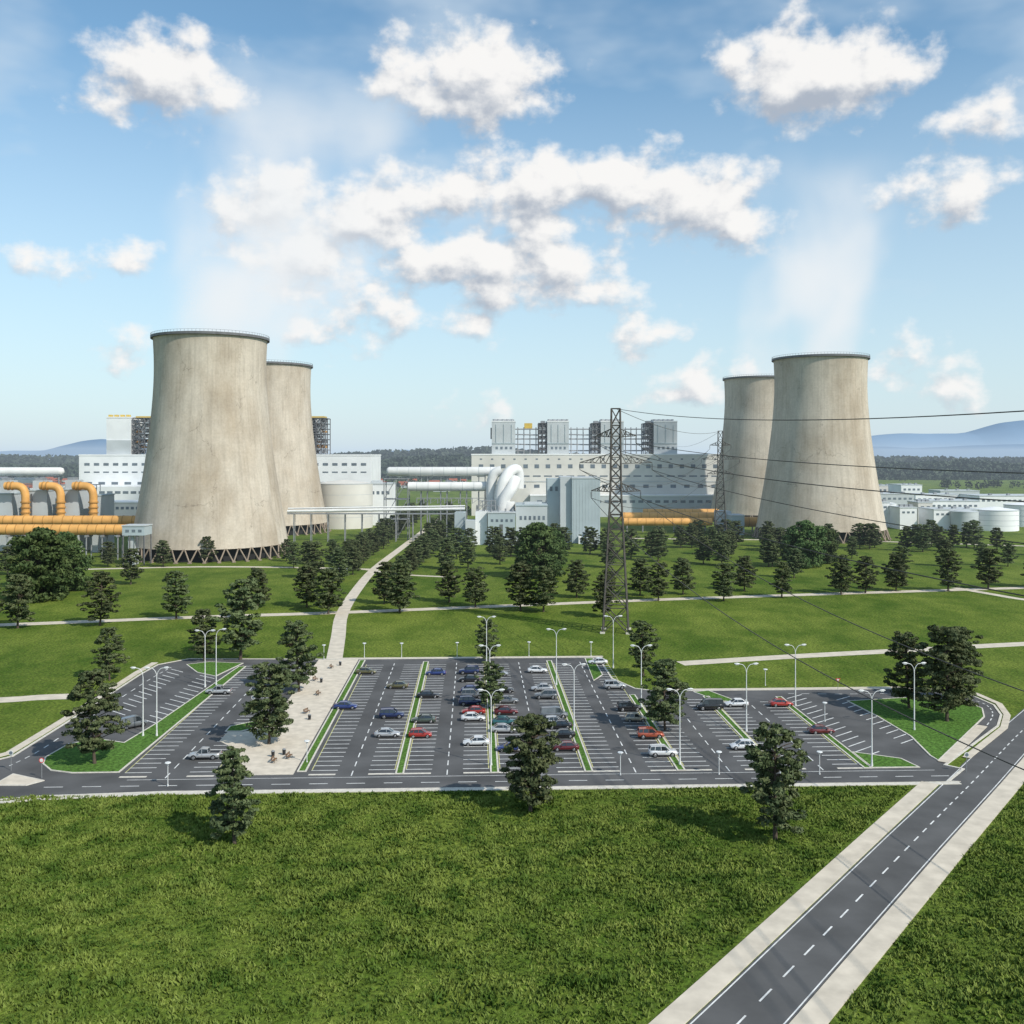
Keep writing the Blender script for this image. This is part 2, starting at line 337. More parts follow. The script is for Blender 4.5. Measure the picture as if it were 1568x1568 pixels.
fp(4.2,(512,1009),(518,975),(524,940),(545,905),(575,870),(620,835),(670,797),(700,778),z=0.03)
fp(4.5,(120,872),(300,868),(450,869),(575,872),z=0.024)
fp(5,(1042,1016),(1200,1006),(1365,997),(1568,986),(1800,976))
fp(5,(-200,1080),(0,1072),(60,1068),(118,1066))
fp(4,(1462,900),(1520,910),(1568,918),(1700,935),z=0.026)
fp(5,(940,824),(1100,826),(1300,828),(1568,836),z=0.022)
fp(3.5,(560,872),(620,880),(700,884),z=0.027)
mb.build('footpath')
mb=MB()
def island(pts,g='igrass'):
    mb.prism(pts,0,0.13,g,'kerb'); mb.strip(pts,0.28,0,0.15,'kerb',closed=True)
for u,v1 in ((-15.8,88.5),(0,88.5),(15.8,88.5),(31.4,52),(47.4,50),(63.2,49)):
    island([LW(u-0.6,0.2),LW(u+0.6,0.2),LW(u+0.6,v1),LW(u-0.6,v1)])
island([LW(-32.9,2),LW(-31.6,2),LW(-31.6,91),LW(-32.9,91)])
island([LW(-51.0,26.5),LW(-48,26.5),LW(-44,31),LW(-44,36),LW(-51,30)])
island([LW(24.6,66),LW(27.5,72),LW(27.5,91),LW(25.4,91)])
island(P((66,1170),(70,1160),(105,1140),(150,1132),(190,1138),(240,1108),(366,1021),(376,1021),(182,1183),(110,1184),(78,1180)))
island(P((286,1018),(320,1014),(372,1016),(355,1024),(330,1036),(302,1030)))
island(P((1298,1074),(1400,1068),(1470,1072),(1504,1085),(1507,1098),(1437,1165),(1425,1158),(1395,1128),(1345,1098)))
island([LW(64,0.3),LW(72,0.3),LW(71,5),LW(64,9)])
island(P((1062,1060),(1085,1058),(1130,1075),(1100,1074)))
island(P((-10,1203),(20,1186),(66,1196),(40,1203)),'plaza')
mb.build('traffic_island')
mb=MB(); Z=0.036
def ln(a,b,w=0.24,m='line',z=Z): mb.strip([a,b],w,z,z,m)
def cell(u0,u1,v0,v1,left=True,right=True):
    v=v0
    while v<v1:
        if left: ln(LW(u0+0.9,v),LW(u0+5.3,v))
        if right: ln(LW(u1-5.3,v),LW(u1-0.9,v))
        v+=2.5
    c=(u0+u1)/2; v=v0-3
    while v<v1+1: ln(LW(c,v),LW(c,min(v+2.6,v1+3)),0.2); v+=5.0
    for a,b in ((u0+0.75,u0+5.2),(u1-5.2,u1-0.75)):
        ln(LW(a,0.3),LW(b,0.3),0.7,'kerb',z=0.05)
    for uu in (u0+0.95,u1-0.95): ln(LW(uu,v0),LW(uu,v1),0.16,'yline',z=0.032)
us=[-31.6,-15.8,0,15.8,31.4]
for a,b in zip(us[:-1],us[1:]):
    cell(a,b,2.5,86)
cell(31.4,47.4,2.5,48); cell(47.4,63.2,2.5,46)
cell(-62.5,-45.6,2.5,86)
for k in range(17):
    v=32+k*3.3; ln(LW(-65.0,v),LW(-69.4,v+3.6),0.26)
    ln(LW(-74.5,v+4),LW(-78.5,v+7.6),0.26) if v<78 else None
for k in range(14):
    v=6+k*3.2; ln(LW(64.6,v),LW(69.0,v+3.4),0.26)
for k in range(11):
    v=12+k*3.2; ln(LW(75.0,v+2),LW(79.0,v+5),0.26)
u=-72
while u<76:
    ln(LW(u,-4.2),LW(u+3,-4.2),0.22); u+=6
ln(LW(-60,-1.2),LW(74,-1.2),0.15)
for a,b in zip(rcs[:-1],rcs[1:]):
    d=(b-a).length; k=max(1,int(round(d/5.5)))
    for i in range(k):
        p=a.lerp(b,i/k); q=a.lerp(b,(i+0.5)/k); ln((p.x,p.y),(q.x,q.y),0.2,z=0.04)
mb.strip(rc,0.15,0.038,0.038,'line',off=3.4); mb.strip(rc,0.15,0.038,0.038,'line',off=-3.4)
for pts in (P((10,1175),(60,1150),(120,1110),(180,1072),(230,1040),(262,1022)),P((1200,1062),(1290,1063),(1380,1062),(1450,1066),(1500,1075),(1520,1092),(1505,1118),(1460,1160))):
    pp=smooth_path([(*p,0) for p in pts],8)
    for i,(a,b) in enumerate(zip(pp[:-1],pp[1:])):
        if i%2: ln((a.x,a.y),(b.x,b.y),0.22,z=0.042)
mb.build('road_markings')

# ---------------- cooling towers ----------------
prof=[(6.5,40.2),(9.7,39.5),(31.2,35.7),(52,32.5),(69.3,30.3),(86.6,28.8),(100.5,28.4),(112,28.9),(115.0,29.2)]
def prad(z): return float(np.interp(z,[p[0] for p in prof],[p[1] for p in prof]))
zs=np.linspace(6.5,115,44); kern=[np.mean([prad(min(115,max(6.5,z+d))) for d in (-6,-3,0,3,6)]) for z in zs]
kern[0]=40.2; kern[-1]=29.3
def tower_mesh():
    mb=MB(); n=128
    def rev(rs,zs_,m,flip=False):
        vs=[(r*math.cos(2*math.pi*i/n),r*math.sin(2*math.pi*i/n),z) for r,z in zip(rs,zs_) for i in range(n)]
        fs=[]
        for j in range(len(zs_)-1):
            for i in range(n):
                q=(j*n+i,j*n+(i+1)%n,(j+1)*n+(i+1)%n,(j+1)*n+i); fs.append(q[::-1] if flip else q)
        mb.add(vs,fs,m,True)
    rev(kern,zs,'tower'); rev([k-0.8 for k in kern],zs,'tower',True)
    rev([39.4,40.2],[6.5,6.5],'tower')
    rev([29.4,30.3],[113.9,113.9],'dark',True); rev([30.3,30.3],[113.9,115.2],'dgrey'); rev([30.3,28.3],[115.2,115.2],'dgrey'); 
    for i in range(96):
        t=2*math.pi*i/96; c,s=math.cos(t),math.sin(t); mb.cyl((30.1*c,30.1*s,115.2),(30.1*c,30.1*s,116.3),0.06,0.06,'dgrey',4)
    vs=[(30.1*math.cos(2*math.pi*i/n),30.1*math.sin(2*math.pi*i/n),116.3) for i in range(n+1)]; mb.tube(vs,0.07,'dgrey',4)
    K=38
    for i in range(K):
        t0=2*math.pi*i/K
        for d in (-1,1):
            t1=t0+d*math.pi/K*0.92
            mb.cyl((42.0*math.cos(t0),42.0*math.sin(t0),0),(39.9*math.cos(t1),39.9*math.sin(t1),6.7),0.42,0.38,'legs',8)
        mb.box(42.0*math.cos(t0)-0.9,42.0*math.cos(t0)+0.9,42.0*math.sin(t0)-0.9,42.0*math.sin(t0)+0.9,0,0.5,'legs',rot=t0)
    rev([36,36],[0.0,6.3],'dark'); rev([0.1,38.5],[6.3,6.4],'dark',True)  # added near-black drum and lid, their colour stands in for shade inside
    return mb.build('cooling_tower',obj=False)
tm=tower_mesh()
towers=[(323,520,1),(411,678,2),(1256,630,3),(1165,793,4)]
TP=[]
for px,Y,k in towers:
    x=WX(px,Y); put('cooling_tower',tm,(x,Y,0),rz=k*1.3); TP.append((x,Y))

# ---------------- steam : plumes glow by emission in place of sunlight scattered in them ----------------
def steam(x,y,drift,Hs,R1,D0,seed):
    m=bpy.data.materials.new('steam'); m.use_nodes=True; nt=m.node_tree; N=nt.nodes; L=nt.links; N.clear()
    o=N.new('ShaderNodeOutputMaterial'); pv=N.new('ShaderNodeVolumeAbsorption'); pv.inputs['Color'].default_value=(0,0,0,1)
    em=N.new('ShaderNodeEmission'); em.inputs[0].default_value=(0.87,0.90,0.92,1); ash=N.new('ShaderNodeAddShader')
    tc=N.new('ShaderNodeTexCoord'); sp=N.new('ShaderNodeSeparateXYZ'); L.new(tc.outputs['Object'],sp.inputs[0])
    def ma(op,a,b):
        q=N.new('ShaderNodeMath'); q.operation=op
        for i,v in enumerate((a,b)):
            if isinstance(v,(int,float)): q.inputs[i].default_value=v
            else: L.new(v,q.inputs[i])
        return q.outputs[0]
    X,Yy,Zz=sp.outputs[0],sp.outputs[1],sp.outputs[2]
    xc=ma('SUBTRACT',X,ma('MULTIPLY',Zz,drift)); r=ma('SQRT',ma('ADD',ma('MULTIPLY',xc,xc),ma('MULTIPLY',Yy,Yy)),0)
    R=ma('ADD',ma('MULTIPLY',Zz,(R1-30)/Hs),30); q=ma('SUBTRACT',1.0,ma('DIVIDE',r,R))
    mp=N.new('ShaderNodeMapping'); mp.inputs['Location'].default_value=(seed*37,seed*11,0); mp.inputs['Scale'].default_value=(1,1,0.7); L.new(tc.outputs['Object'],mp.inputs[0])
    no=N.new('ShaderNodeTexNoise'); no.inputs['Scale'].default_value=0.026; no.inputs['Detail'].default_value=2; no.inputs['Roughness'].default_value=0.6; L.new(mp.outputs[0],no.inputs['Vector'])
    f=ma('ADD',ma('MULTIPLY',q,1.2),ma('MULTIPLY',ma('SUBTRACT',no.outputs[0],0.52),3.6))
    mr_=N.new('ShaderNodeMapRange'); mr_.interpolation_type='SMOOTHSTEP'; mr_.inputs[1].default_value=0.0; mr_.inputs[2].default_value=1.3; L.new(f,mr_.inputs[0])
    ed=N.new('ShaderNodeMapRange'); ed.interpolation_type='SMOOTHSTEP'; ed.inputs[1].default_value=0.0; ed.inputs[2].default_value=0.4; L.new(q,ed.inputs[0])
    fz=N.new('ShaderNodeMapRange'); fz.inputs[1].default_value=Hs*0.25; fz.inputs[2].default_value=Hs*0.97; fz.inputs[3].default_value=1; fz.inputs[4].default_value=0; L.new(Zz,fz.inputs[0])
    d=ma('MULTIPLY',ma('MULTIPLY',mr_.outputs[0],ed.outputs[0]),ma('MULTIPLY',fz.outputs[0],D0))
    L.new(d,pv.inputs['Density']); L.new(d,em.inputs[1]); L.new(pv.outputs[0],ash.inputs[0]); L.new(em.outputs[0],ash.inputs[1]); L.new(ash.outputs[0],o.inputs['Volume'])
    try: m.cycles.volume_step_rate=3.0
    except Exception: pass
    mb=MB(); n=24; vs=[];K=8
    for j in range(K+1):
        z=-4+(Hs+4)*j/K; R_=(30+(R1-30)*max(z,0)/Hs) if z>0 else 27.5
        for i in range(n):
            t=2*math.pi*i/n; vs.append((drift*z+R_*math.cos(t),R_*math.sin(t),z))
    fs=[(j*n+i,j*n+(i+1)%n,(j+1)*n+(i+1)%n,(j+1)*n+i) for j in range(K) for i in range(n)]+[tuple(range(n-1,-1,-1)),tuple(range(K*n,(K+1)*n))]
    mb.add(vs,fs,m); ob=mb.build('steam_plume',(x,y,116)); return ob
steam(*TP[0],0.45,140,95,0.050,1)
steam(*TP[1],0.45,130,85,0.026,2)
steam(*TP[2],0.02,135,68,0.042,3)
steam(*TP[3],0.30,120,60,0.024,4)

# ---------------- plant buildings ----------------
def B(mb,px0,px1,py0,py1,Y,dep,m):
    z1=WZ(py0,Y); z0=0 if py1 is None else WZ(py1,Y)
    mb.box(WX(px0,Y),WX(px1,Y),Y,Y+dep,z0,z1,m)
def wins(mb,px0,px1,py0,py1,Y,n,fill=0.55,m='window'):
    st=(px1-px0)/n
    for i in range(n):
        a=px0+st*(i+0.5-fill/2); mb.box(WX(a,Y),WX(a+st*fill,Y),Y-0.12,Y+0.3,WZ(py1,Y),WZ(py0,Y),m)
def para(mb,px0,px1,py,Y,dep,m,hh=1.0):
    z=WZ(py,Y); mb.box(WX(px0,Y)-0.3,WX(px1,Y)+0.3,Y-0.3,Y+dep+0.3,z+0.003,z+hh,m)
def frame(mb,x0,x1,y0,y1,z0,z1,nx,ny,nz,r,m='dgrey'):
    xs=np.linspace(x0,x1,nx+1); ys=np.linspace(y0,y1,ny+1); zs_=np.linspace(z0,z1,nz+1)
    for x in xs:
        for y in ys: mb.cyl((x,y,z0),(x,y,z1),r,r,m,4)
    for z in zs_[1:]:
        for y in ys: mb.cyl((x0,y,z),(x1,y,z),r,r,m,4)
        for x in xs: mb.cyl((x,y0,z),(x,y1,z),r,r,m,4)
    for k in range(nz):
        for i in range(nx): mb.cyl((xs[i],y0,zs_[k]),(xs[i+1],y0,zs_[k+1]),r*0.7,r*0.7,m,4)
Y=850; mb=MB()
B(mb,722,1108,712,None,Y+8,60,'cream'); B(mb,722,1108,697,711.9,Y+8.01,60,'cream'); para(mb,722,1108,697,Y+8.01,60,'white',1.2)
wins(mb,728,1104,711,717,Y+8,22,0.40)
wins(mb,728,1104,702,704,Y+8,22,0.2)
wins(mb,728,1104,728,730,Y+8,22,0.7); wins(mb,728,1104,742,747,Y+8,18,0.4)
B(mb,722,1108,737,737.6,Y+7.5,1,'grey')
B(mb,812,1108,760,None,Y-10,17.5,'grey'); para(mb,812,1108,760,Y-10,17.5,'white'); wins(mb,820,1104,766,770,Y-10,22,0.6)
Yb=Y+14
def unit(a,b,dark):
    B(mb,a,b,646,696,Yb,34,'grey'); para(mb,a,b,646,Yb,34,'white',1.0)
    B(mb,a,b,678,679.5,Yb-0.5,0.45,'bluegrey')
    for i in range(3):
        x=a+6+(b-a-12)*i/2; B(mb,x,x+0.8,650,677,Yb-0.4,0.35,'bluegrey')
    wins(mb,a+4,b-3,684,688,Yb,4,0.5)
    for i in range(5): x=a+3+i*7; mb.cyl((WX(x,Yb),Yb+8,WZ(646,Yb)),(WX(x,Yb),Yb+8,WZ(641.5,Yb)),1.1,1.1,'steel',8)
    mb.box(WX(a,Yb)+1,WX(b,Yb)-1,Yb+16,Yb+26,WZ(646,Yb)+1.01,WZ(643,Yb)+1,'steel')
    if dark:
        x0,x1=WX(a-13,Yb),WX(a-1,Yb); frame(mb,x0,x1,Yb+1,Yb+25,WZ(696,Yb),WZ(648,Yb),2,2,6,0.45)
        for k in range(5):
            z=WZ(690-k*9,Yb); mb.box(x0,x1,Yb+2,Yb+20,z,z+2.8,'dgrey')
        mb.box(x0+2,x1-1,Yb+6,Yb+16,WZ(648,Yb),WZ(644,Yb),'steel')
unit(753,789,False); unit(838,871,True); unit(920,955,True); unit(1001,1037,True)
mb.box(WX(751,Yb),WX(753,Yb),Yb+1,Yb+12,WZ(672,Yb),WZ(655,Yb),'dgrey')
B(mb,803,815,648,656,Yb+4,10,'yellow')
for (a,b) in ((789,825),(871,907),(955,988)):
    for k,py in enumerate((657,665,672,680,690)):
        mb.cyl((WX(a,Yb),Yb+3+k*2,WZ(py,Yb)),(WX(b,Yb),Yb+3+k*2,WZ(py+(k%2),Yb)),0.55,0.55,'steel',6)
    for px in np.linspace(a+4,b-4,4): mb.cyl((WX(px,Yb),Yb+6,WZ(697,Yb)),(WX(px,Yb),Yb+6,WZ(654,Yb)),0.45,0.45,'steel',5)
mb.build('boiler_house')
Y=790; mb=MB()
B(mb,121,568,698,None,Y+8,60,'white'); para(mb,121,568,698,Y+8,60,'white',1.2)
wins(mb,126,564,709,713,Y+8,30,0.55); wins(mb,126,564,722,724,Y+8,30,0.6); wins(mb,126,564,738,742,Y+8,22,0.5)
B(mb,121,300,745,None,Y-14,21.5,'white'); wins(mb,126,295,752,756,Y-14,14,0.7)
Yb=Y+14
for a,b in ((163,200),):
    B(mb,a,b,640,697,Yb,30,'white'); B(mb,a,b,674,696.5,Yb-1,0.9,'grey'); para(mb,a,b,640,Yb,30,'white')
for i in range(4): B(mb,166+i*9,170+i*9,635,640,Yb+4,5,'yellow')
def darkpack(a,b):
    x0,x1=WX(a,Yb),WX(b,Yb); frame(mb,x0,x1,Yb+1,Yb+25,WZ(697,Yb),WZ(640,Yb),4,2,7,0.45)
    for k in range(7):
        for j in range(4):
            if random.random()<0.75:
                xa=x0+(x1-x0)*j/4; z=WZ(694-k*8,Yb); mb.box(xa+0.3,xa+(x1-x0)/4-0.5,Yb+3+random.random()*5,Yb+18,z,z+random.uniform(1.5,3.5),random.choice(['dgrey','steel','grey','dgrey','dorange']))
    mb.box(x0+1,x1-1,Yb+4,Yb+16,WZ(640,Yb),WZ(637,Yb),'yellow')
darkpack(203,238); darkpack(470,497)
B(mb,440,476,640,697,Yb,30,'white')
mb.build('boiler_house')
def tank(mb,px,rpx,pytop,Y,m='white'):
    x=WX(px,Y); r=rpx*Y/F; z=WZ(pytop,Y)
    mb.cyl((x,Y+r,0),(x,Y+r,z),r,r,m,40); mb.cyl((x,Y+r,z),(x,Y+r,z+r*0.12),r,r*0.1,m,40)
    mb.cyl((x,Y+r,z-0.5),(x,Y+r,z+0.1),r+0.15,r+0.15,'grey',40,caps=False)
    for k in range(1,4): mb.cyl((x,Y+r,z*k/4),(x,Y+r,z*k/4+0.25),r+0.06,r+0.06,'grey',40,caps=False)
mb=MB(); tank(mb,520,44,741,700,'cream'); mb.build('storage_tank')
mb=MB(); B(mb,548,600,742,None,740,25,'white'); para(mb,548,600,742,740,25,'grey'); B(mb,568,584,736,741,745,8,'grey'); wins(mb,552,598,752,757,740,6); mb.build('warehouse')
mb=MB(); Y=590
B(mb,876,919,733,None,Y,26,'bluegrey'); para(mb,876,919,733,Y,26,'grey',0.8)
B(mb,858,875.5,730,None,Y+3,24,'grey'); B(mb,838,857.5,733,None,Y+10,22,'bluegrey')
for i in range(9): B(mb,878+i*4.8,878.3+i*4.8,735,828,Y-0.12,0.11,'grey')
B(mb,898,916,815,None,Y-8,7.5,'grey'); B(mb,886,895,822,None,Y-5,4.8,'white')
wins(mb,840,856,745,752,Y+10,2,0.5)
mb.build('turbine_building')
mb=MB(); Y=575
B(mb,790,838,775,None,Y+8,30,'grey'); para(mb,790,838,775,Y+8,30,'bluegrey',0.8); B(mb,803,830,769,774,Y+14,8,'grey')
B(mb,747,789,786,None,Y,16,'bluegrey'); para(mb,747,789,786,Y,16,'grey',0.6)
B(mb,728,746,783,None,Y+4,14,'white'); B(mb,713,727.5,797,None,Y,12,'grey'); B(mb,696,712,785,None,Y+22,14,'bluegrey')
wins(mb,794,836,790,796,Y+8,6,0.5); wins(mb,750,787,795,799,Y,5,0.5); B(mb,765,770,803,None,Y-0.2,0.15,'dgrey')
for i in range(6): mb.cyl((WX(730+i*11,Y),Y+6,WZ(790,Y)),(WX(730+i*11,Y),Y+6,WZ(772+random.random()*8,Y)),0.5,0.5,'steel',6)
frame(mb,WX(732,Y),WX(758,Y),Y+4.5,Y+14,WZ(783,Y),WZ(768,Y),4,1,2,0.22,'steel')
mb.build('pump_station')
mb=MB(); Y=620
def px3(px,py,Y): return (WX(px,Y),Y,WZ(py,Y))
def pipe(pts,r,m,ring=None,n=20,sub=5):
    pp=smooth_path([Vector(p) for p in pts],sub); mb.tube(pp,r,m,n)
def rings(a,b,r,k,m,w=0.35,e=1.07):
    a=Vector(a);b=Vector(b); d=(b-a).normalized()
    for i in range(k):
        p=a+(b-a)*((i+0.5)/k); mb.cyl(p-d*w,p+d*w,r*e,r*e,m,20)
mb.tube([px3(592,722,Y),px3(593,722,Y),px3(596,722,Y),px3(762,722,Y)],[0.8,2.2,2.9,2.9],'pipew',24); rings(px3(600,722,Y),px3(760,722,Y),2.9,9,'grey',0.15,1.03)
mb.tube([px3(625,745,Y-4),px3(755,745,Y-4)],2.9,'pipew',24); rings(px3(630,745,Y-4),px3(752,745,Y-4),2.9,7,'grey',0.15,1.03)
pipe([px3(752,785,Y-8),px3(752,745,Y-8),px3(757,726,Y-8),px3(768,721,Y-8)],3.2,'pipew')
pipe([px3(768,785,Y-14),px3(765,762,Y-14),px3(770,740,Y-14),px3(779,724,Y-12),px3(790,719,Y-8),px3(794,728,Y-6),px3(794,748,Y-6)],3.4,'pipew')
pipe([px3(768,786,Y-18),px3(772,765,Y-18),px3(783,748,Y-17),px3(789,734,Y-12)],3.6,'pipew')
mb.cyl(px3(776,790,Y-16),px3(776,768,Y-16),5.2,5.0,'pipew',24)
frame(mb,WX(590,Y),WX(626,Y),Y-6,Y+4,0,WZ(733,Y),2,1,3,0.4,'steel')
for px in (650,680,710,738):
    for dx in (-2,2):
        mb.cyl((WX(px,Y)+dx,Y-4,0),(WX(px,Y)+dx,Y-4,WZ(753,Y)),0.35,0.35,'steel',6); mb.cyl((WX(px,Y)+dx,Y,0),(WX(px,Y)+dx,Y,WZ(729,Y)),0.35,0.35,'steel',6)
frame(mb,WX(640,Y),WX(745,Y),Y-9,Y-6,WZ(770,Y),WZ(762,Y),10,1,1,0.2,'steel')
mb.build('flue_pipe')
mb=MB(); Y=600
for k,(dz,r) in enumerate(((0,0.9),(1.6,0.5))): mb.cyl((WX(440,Y),Y+k*2,WZ(783,Y)+dz),(WX(712,Y),Y+k*2,WZ(779,Y)+dz),r,r,'pipew',10)
mb.box(WX(440,Y),WX(712,Y),Y-1,Y+3,WZ(787,Y)-0.2,WZ(786,Y),'steel')
for px in range(450,712,26): 
    for dy in (-0.8,2.8): mb.cyl((WX(px,Y),Y+dy,0),(WX(px,Y),Y+dy,WZ(786,Y)),0.3,0.3,'steel',6)
mb.build('pipe_bridge')
mb=MB(); Y=520
def oline(px0,px1,py,Y,r,k):
    a=px3(px0,py,Y); b=px3(px1,py,Y); mb.tube([a,b],r,'orange',24); rings(a,b,r,k,'dorange',0.2,1.05)
oline(-90,212,811,500,2.7,22); oline(-90,212,797,520,2.6,20); oline(95,225,803,540,3.0,12)
for k,px in enumerate((24,78,128)):
    Ye=530; r=2.1
    pts=[px3(px-16,744,Ye),px3(px-6,744,Ye),px3(px+4,744.5,Ye),px3(px+11,748,Ye),px3(px+14.5,756,Ye),px3(px+15,766,Ye),px3(px+15,800,Ye)]
    pipe(pts,r,'orange',n=20)
    rings(px3(px+15,765,Ye),px3(px+15,797,Ye),r,4,'dorange',0.4,1.22); rings(px3(px-14,744,Ye),px3(px-2,744,Ye),r,2,'dorange',0.3,1.15)
for px in range(-80,215,24):
    for yy in (497,503): mb.cyl((WX(px,500),yy,0),(WX(px,500),yy,WZ(819,500)),0.4,0.4,'steel',6)
    mb.box(WX(px,500)-0.5,WX(px,500)+0.5,496,504,WZ(820,500)-0.6,WZ(820,500)+0.4,'steel')
mb.build('orange_pipeline')
mb=MB()
for a,b,t in ((-60,18,757),(44,72,752),(94,120,751),(140,150,760)):
    B(mb,a,b,t,None,534,22,'grey'); para(mb,a,b,t,534,22,'bluegrey',0.7)
    B(mb,a+3,a+5,t+4,800,533.5,0.4,'dgrey')
for a,b,t in ((0,16,736),(50,70,736),(100,118,735)):
    B(mb,a,b,t,757,536,8,'grey'); B(mb,a+3,b-3,t-4,t-0.1,538,4,'steel')
mb.tube([px3(-60,722,550),px3(92,722,550),px3(96,722,550),px3(98,722,550)],[2.4,2.4,2.0,0.6],'pipew',20); mb.tube([px3(-60,736,556),px3(60,736,556)],1.7,'pipew',20)
for px in (-20,20,60,90): mb.cyl((WX(px,550),550,0),(WX(px,550),550,WZ(728,550)),0.45,0.45,'steel',6)
frame(mb,WX(-40,560),WX(150,560),558,563,WZ(752,560),WZ(742,560),12,1,1,0.22,'steel')
mb.build('compressor_hall')
mb=MB()
B(mb,187,221,806,820,470,10,'bluegrey'); para(mb,187,221,806,470,10,'grey',0.5); wins(mb,190,219,811,815,470,3)
for px in (188,198,209,220):
    for yy in (470.5,479.5): mb.cyl((WX(px,470),yy,0),(WX(px,470),yy,WZ(820,470)),0.35,0.35,'dgrey',6)
B(mb,196,205,820.1,None,472,6,'grey')
mb.build('valve_house')
mb=MB(); B(mb,140,225,770,None,640,22,'cream'); para(mb,140,225,770,640,22,'white',0.8); wins(mb,145,222,776,780,640,10,0.6); mb.build('workshop_building')
mb=MB(); oline(950,1100,791,690,3.0,12); oline(985,1100,785,720,2.8,10); oline(955,1090,799,660,2.6,10); oline(1138,1200,799,660,3.4,4)
for px in range(960,1200,24): mb.cyl((WX(px,675),675,0),(WX(px,675),675,WZ(797,675)),0.5,0.5,'steel',6)
mb.build('orange_pipeline')
mb=MB(); B(mb,1120,1140,790,None,650,16,'bluegrey'); B(mb,1100,1120,783,None,665,14,'grey'); para(mb,1120,1140,790,650,16,'grey',0.6); mb.build('valve_house')
for a,b,t,Y,dep,m in ((1340,1362,770,720,20,'white'),(1378,1404,778,700,20,'white'),(1406,1428,770,740,20,'cream'),(1430,1503,781,690,26,'white'),(1424,1500,768,770,30,'white'),
   (1340,1400,757,900,40,'grey'),(1402,1470,758,940,30,'white'),(1380,1412,743,1150,40,'white'),(1335,1368,744,1200,40,'cream'),(1440,1500,752,1050,30,'grey'),(1500,1600,760,900,40,'white'),(1290,1345,752,1000,40,'cream')):
    mb=MB(); B(mb,a,b,t,None,Y,dep,m); para(mb,a,b,t,Y,dep,'grey',0.7); wins(mb,a+2,b-2,t+5,t+8,Y,max(2,int((b-a)/8)),0.55)
    zt=WZ(t,Y)+0.7
    for i in range(3):
        xx=WX(a+(b-a)*(0.2+0.28*i),Y); mb.box(xx,xx+2.5,Y+6,Y+9,zt+0.003,zt+1.6,'steel')
    mb.build('warehouse')
for px,r,t,Y in ((1540,34,782,680),(1486,20,784,676),(1366,10,771,730),(1585,30,774,720)):
    mb=MB(); tank(mb,px,r,t,Y,'grey' if px==1486 else 'white'); mb.build('storage_tank')

# ---------------- pylons ----------------
def pylon_mesh():
    mb=MB(); Hh=67.0; z=0; zs_=[0]; step=7.5
    while z<Hh-2: z+=step; step=max(3.2,step*0.90); zs_.append(min(z,Hh))
    if zs_[-1]<Hh: zs_[-1]=Hh
    def hw(z): return 3.8+(1.6-3.8)*min(1,z/42) if z<42 else 1.6+(1.3-1.6)*(z-42)/25
    def c(z): h=hw(z); return [Vector((sx*h,sy*h,z)) for sx,sy in ((-1,-1),(1,-1),(1,1),(-1,1))]
    for a,b in zip(zs_[:-1],zs_[1:]):
        A=c(a);Bv=c(b)
        for i in range(4):
            j=(i+1)%4
            mb.cyl(A[i],Bv[i],0.36,0.33,'pylon',4); mb.cyl(A[i],Bv[j],0.18,0.18,'pylon',4); mb.cyl(A[j],Bv[i],0.18,0.18,'pylon',4); mb.cyl(Bv[i],Bv[j],0.18,0.18,'pylon',4)
            if a<30:
                mid=(A[i]+A[j]+Bv[i]+Bv[j])/4; mb.cyl((A[i]+Bv[i])/2,mid,0.1,0.1,'pylon',4); mb.cyl((A[j]+Bv[j])/2,mid,0.1,0.1,'pylon',4)
    arms=[(58.5,6.0,2.4),(50.5,10.8,3.0),(42.0,7.4,2.6)]
    for z,l,t in arms:
        for sx in (-1,1):
            h=hw(z); tip=Vector((sx*l,0,z+0.3)); k=6
            for sy in (-1,1):
                lo=[Vector((sx*h,sy*h,z)).lerp(tip,i/k) for i in range(k+1)]; up=[Vector((sx*h,sy*h,z+t)).lerp(tip,i/k) for i in range(k+1)]
                for i in range(k):
                    mb.cyl(lo[i],lo[i+1],0.15,0.15,'pylon',4); mb.cyl(up[i],up[i+1],0.15,0.15,'pylon',4); mb.cyl(lo[i],up[min(i+1,k)] if i%2 else up[i],0.1,0.1,'pylon',4)
                    mb.cyl(up[i],lo[i+1],0.1,0.1,'pylon',4)
            mb.cyl(tip,tip-Vector((0,0,2.2)),0.06,0.06,'pylon',5)
            for q in range(6): mb.cyl(tip-Vector((0,0,0.5+q*0.28)),tip-Vector((0,0,0.62+q*0.28)),0.2,0.16,'pylon',8)
    for sx in (-1,1):
        for sy in (-1,1): mb.box(sx*3.8-0.7,sx*3.8+0.7,sy*3.8-0.7,sy*3.8+0.7,0,0.5,'kerb')
    return mb.build('electricity_pylon',obj=False), [(sx*l,z-1.9) for z,l,t in arms for sx in (-1,1)]+[(0,67.0)]
pm,tips=pylon_mesh()
p1=(31.2,294.5); p2=(120.6,567); p3=(197,1210); p0=(96,-50)
def ang(a,b): return math.atan2(b[1]-a[1],b[0]-a[0])-math.pi/2
locs=[p0,p1,p2,p3]; rz=[ang(p0,p1),math.radians(-8),ang(p1,p3),ang(p2,p3)]
for p,r in zip(locs,rz): put('electricity_pylon',pm,(p[0],p[1],0),rz=r)
def tipw(k,t):
    c,s=math.cos(rz[k]),math.sin(rz[k]); return Vector((locs[k][0]+t[0]*c,locs[k][1]+t[0]*s,t[1]))
mb=MB()
